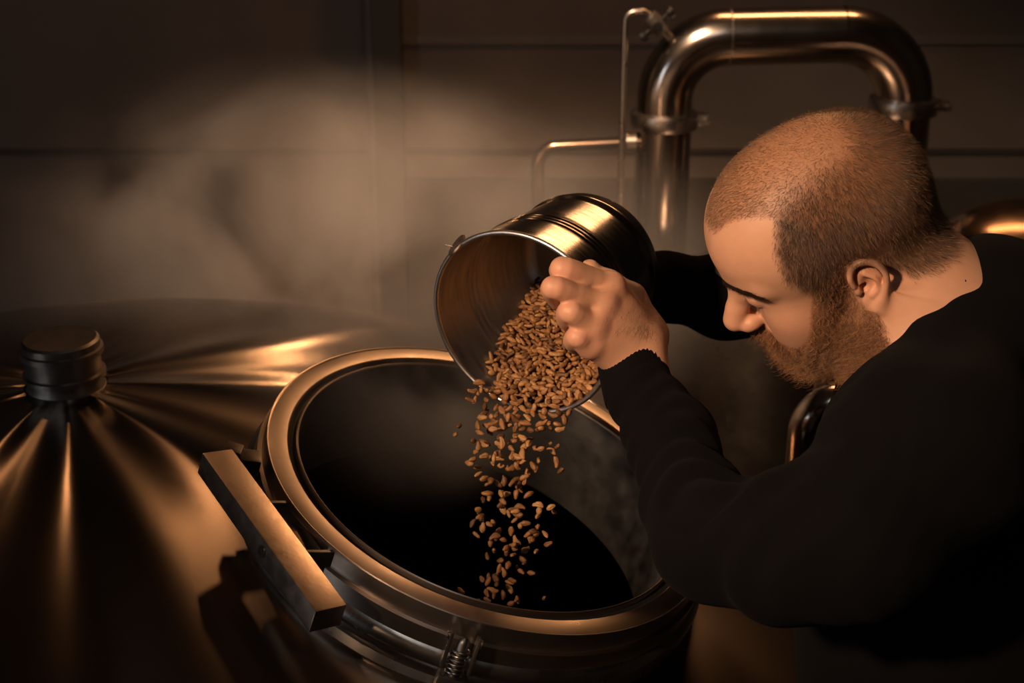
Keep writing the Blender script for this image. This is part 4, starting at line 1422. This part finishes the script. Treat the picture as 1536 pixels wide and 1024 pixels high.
fx = world_dir(np.tile([1.0, 0, 0.0], (len(p), 1)))
dk = np.clip(RNG.normal(0.66, 0.22, len(p)), 0, 1)
strands('hair', p, lay(p, n, l, RNG.uniform(0.0020, 0.0045, (len(p), 1)), fx, 0.40, 0.15, 4), HAIR, person, 4, 0.00007, 0.35, dk)
bm_ = lambda l: beard_mask(l) * in_head(l) * (1 + 1.2 * (l[:, 2] < -0.04))
p, n, l = sample(bm_, 15000)
dense = sstep(0.0, -0.07, l[:, 2])[:, None]
flow = world_dir(np.stack([0.5 * np.ones(len(p)), 0.1 * np.sign(l[:, 1]), -1.0 * np.ones(len(p))], 1))
mz = ((l[:, 0] > 0.088) & (l[:, 2] > -0.052))[:, None]
flow = np.where(mz, world_dir(np.stack([0.4 * np.ones(len(p)), 0.9 * np.sign(l[:, 1]), -0.8 * np.ones(len(p))], 1)), flow)
ln_ = RNG.uniform(0.006, 0.010, (len(p), 1)) + dense * RNG.uniform(0.002, 0.011, (len(p), 1))
strands('beard', p, lay(p, n, l, ln_, flow, 0.45, 0.22, 7, curl=0.32), BEARD, person, 7, 0.00011, 0.4)
# brows
def brow(l):
    y = np.abs(l[:, 1]); zc = np.interp(y, [0.003, 0.030, 0.045, 0.055], [0.031, 0.0375, 0.0385, 0.034])
    return ((l[:, 0] > 0.05) & (y > 0.004) & (y < 0.055)) * np.exp(-((l[:, 2] - zc) / np.interp(y, [0.01, 0.055], [0.0042, 0.0022])) ** 2)
p, n, l = sample(lambda l: np.where(brow(l) > 0.15, brow(l), 0), 3200)
flow = world_dir(np.stack([-0.2 * np.ones(len(p)), np.sign(l[:, 1]), 0.25 * np.ones(len(p))], 1))
strands('eyebrow', p, lay(p, n, l, RNG.uniform(0.006, 0.009, (len(p), 1)), flow, 0.22, 0.12, 4), DARKH, person, 4, 0.00014)
# lashes along the closed lid edge
rt, dr = [], []
for s in (1, -1):
    for i in range(46):
        t = i / 45
        y = 0.015 + 0.025 * t
        base = np.array([0.0925 - 0.0058 * t, s * y, 0.0105 + 0.0004 * t])
        rt.append(H(*base))
        o = []
        for k_ in (1, 2, 3, 4):
            u_ = k_ / 4
            o.append(world_dir([0.0050 * u_, s * (t - 0.3) * 0.004 * u_, -0.0068 * u_ + 0.0022 * u_ * u_]))
        dr.append(np.array(o) + RNG.normal(size=(4, 3)) * 0.0001)
strands('eyelashes', np.array(rt), np.array(dr), DARKH, person, 5, 0.00014, 0.25)
# fine hairs on the back of the near hand and the nape
NVx, NFx = XN
an = np.zeros_like(NVx); fnn = np.cross(NVx[NFx[:, 2]] - NVx[NFx[:, 0]], NVx[NFx[:, 3]] - NVx[NFx[:, 1]])
for i in range(4): np.add.at(an, NFx[:, i], fnn)
an /= np.linalg.norm(an, axis=1, keepdims=True) + 1e-12
cc = P(935, 500, 1.34); cam_dir = np.array([0, 0, CAM_Z]) - cc; cam_dir /= np.linalg.norm(cam_dir)
if (an * (NVx - P(930, 490, 1.37))).sum() < 0: an = -an
wgt = np.exp(-(np.linalg.norm(NVx - P(955, 500, 1.35), axis=1) / 0.028) ** 2) * (an @ cam_dir > 0.15) * (((NVx - P(950, 546, 1.366)) @ (P(960, 597, 1.347) - P(946, 538, 1.367))) < -0.006 * 0.05)
idx = RNG.choice(len(NVx), 620, p=wgt / wgt.sum())
fl = np.tile(P(880, 560, 1.34) - P(960, 480, 1.34), (len(idx), 1))
strands('hand_hair', NVx[idx], lay(NVx[idx], an[idx], None, RNG.uniform(0.004, 0.009, (len(idx), 1)), fl, 0.14, 0.18, 5), HAIR, person, 5, 0.00005, 0.3, np.clip(RNG.normal(0.25, 0.15, len(idx)), 0, 1))
print('person done', round(_t.time() - t0, 1))

# ------------------------------------------------------------------ steam
def steam_mat():
    m = bpy.data.materials.new('steam'); m.use_nodes = True
    nt = m.node_tree; nt.nodes.clear()
    outn = nt.nodes.new('ShaderNodeOutputMaterial')
    v = nt.nodes.new('ShaderNodeVolumeScatter')
    v.inputs['Color'].default_value = (0.9, 0.88, 0.86, 1)
    v.inputs['Anisotropy'].default_value = 0.1
    tc = nt.nodes.new('ShaderNodeTexCoord')
    n = noise(nt, 2.6, 4, 0.62)
    n.inputs['Distortion'].default_value = 0.6
    r = ramp(nt, n.outputs[0], [(0.44, 0.0), (0.68, 1.0)])
    # fade towards the outside of the plume (generated coords 0..1)
    mp = nt.nodes.new('ShaderNodeMapping'); mp.inputs['Location'].default_value = (-1, -1, -1); mp.inputs['Scale'].default_value = (2, 2, 2)
    nt.links.new(tc.outputs['Generated'], mp.inputs[0])
    ln = nt.nodes.new('ShaderNodeVectorMath'); ln.operation = 'LENGTH'; nt.links.new(mp.outputs[0], ln.inputs[0])
    f = nt.nodes.new('ShaderNodeMapRange'); f.inputs[1].default_value = 1.0; f.inputs[2].default_value = 0.25; f.interpolation_type = 'SMOOTHSTEP'
    nt.links.new(ln.outputs['Value'], f.inputs[0])
    mu = nt.nodes.new('ShaderNodeMath'); mu.operation = 'MULTIPLY'
    nt.links.new(r.outputs[0], mu.inputs[0]); nt.links.new(f.outputs[0], mu.inputs[1])
    m2 = nt.nodes.new('ShaderNodeMath'); m2.operation = 'MULTIPLY'; m2.inputs[1].default_value = 1.0
    m2.name = 'density'
    nt.links.new(mu.outputs[0], m2.inputs[0]); nt.links.new(m2.outputs[0], v.inputs['Density'])
    nt.links.new(v.outputs[0], outn.inputs['Volume'])
    return m, m2
def puff(name, c, R, dens, label, M=None):
    bm = bmesh.new(); bmesh.ops.create_icosphere(bm, subdivisions=4, radius=1)
    bmesh.ops.scale(bm, vec=R, verts=bm.verts)
    m, dn = steam_mat(); dn.inputs[1].default_value = dens
    o = fin(bm, name, m, None, Matrix.Translation(Vector(c)) @ (M or Matrix.Identity(4)))
    tag(o, label, 'steam', kind='stuff')
    return o
puff('steam', (-0.34, 2.25, 1.06), (0.80, 0.66, 0.42), 7.5, 'soft steam cloud drifting up and left behind the kettle')
puff('steam', (-0.12, 1.56, 1.22), (0.20, 0.21, 0.16), 11.0, 'thin steam curling out of the open kettle mouth')
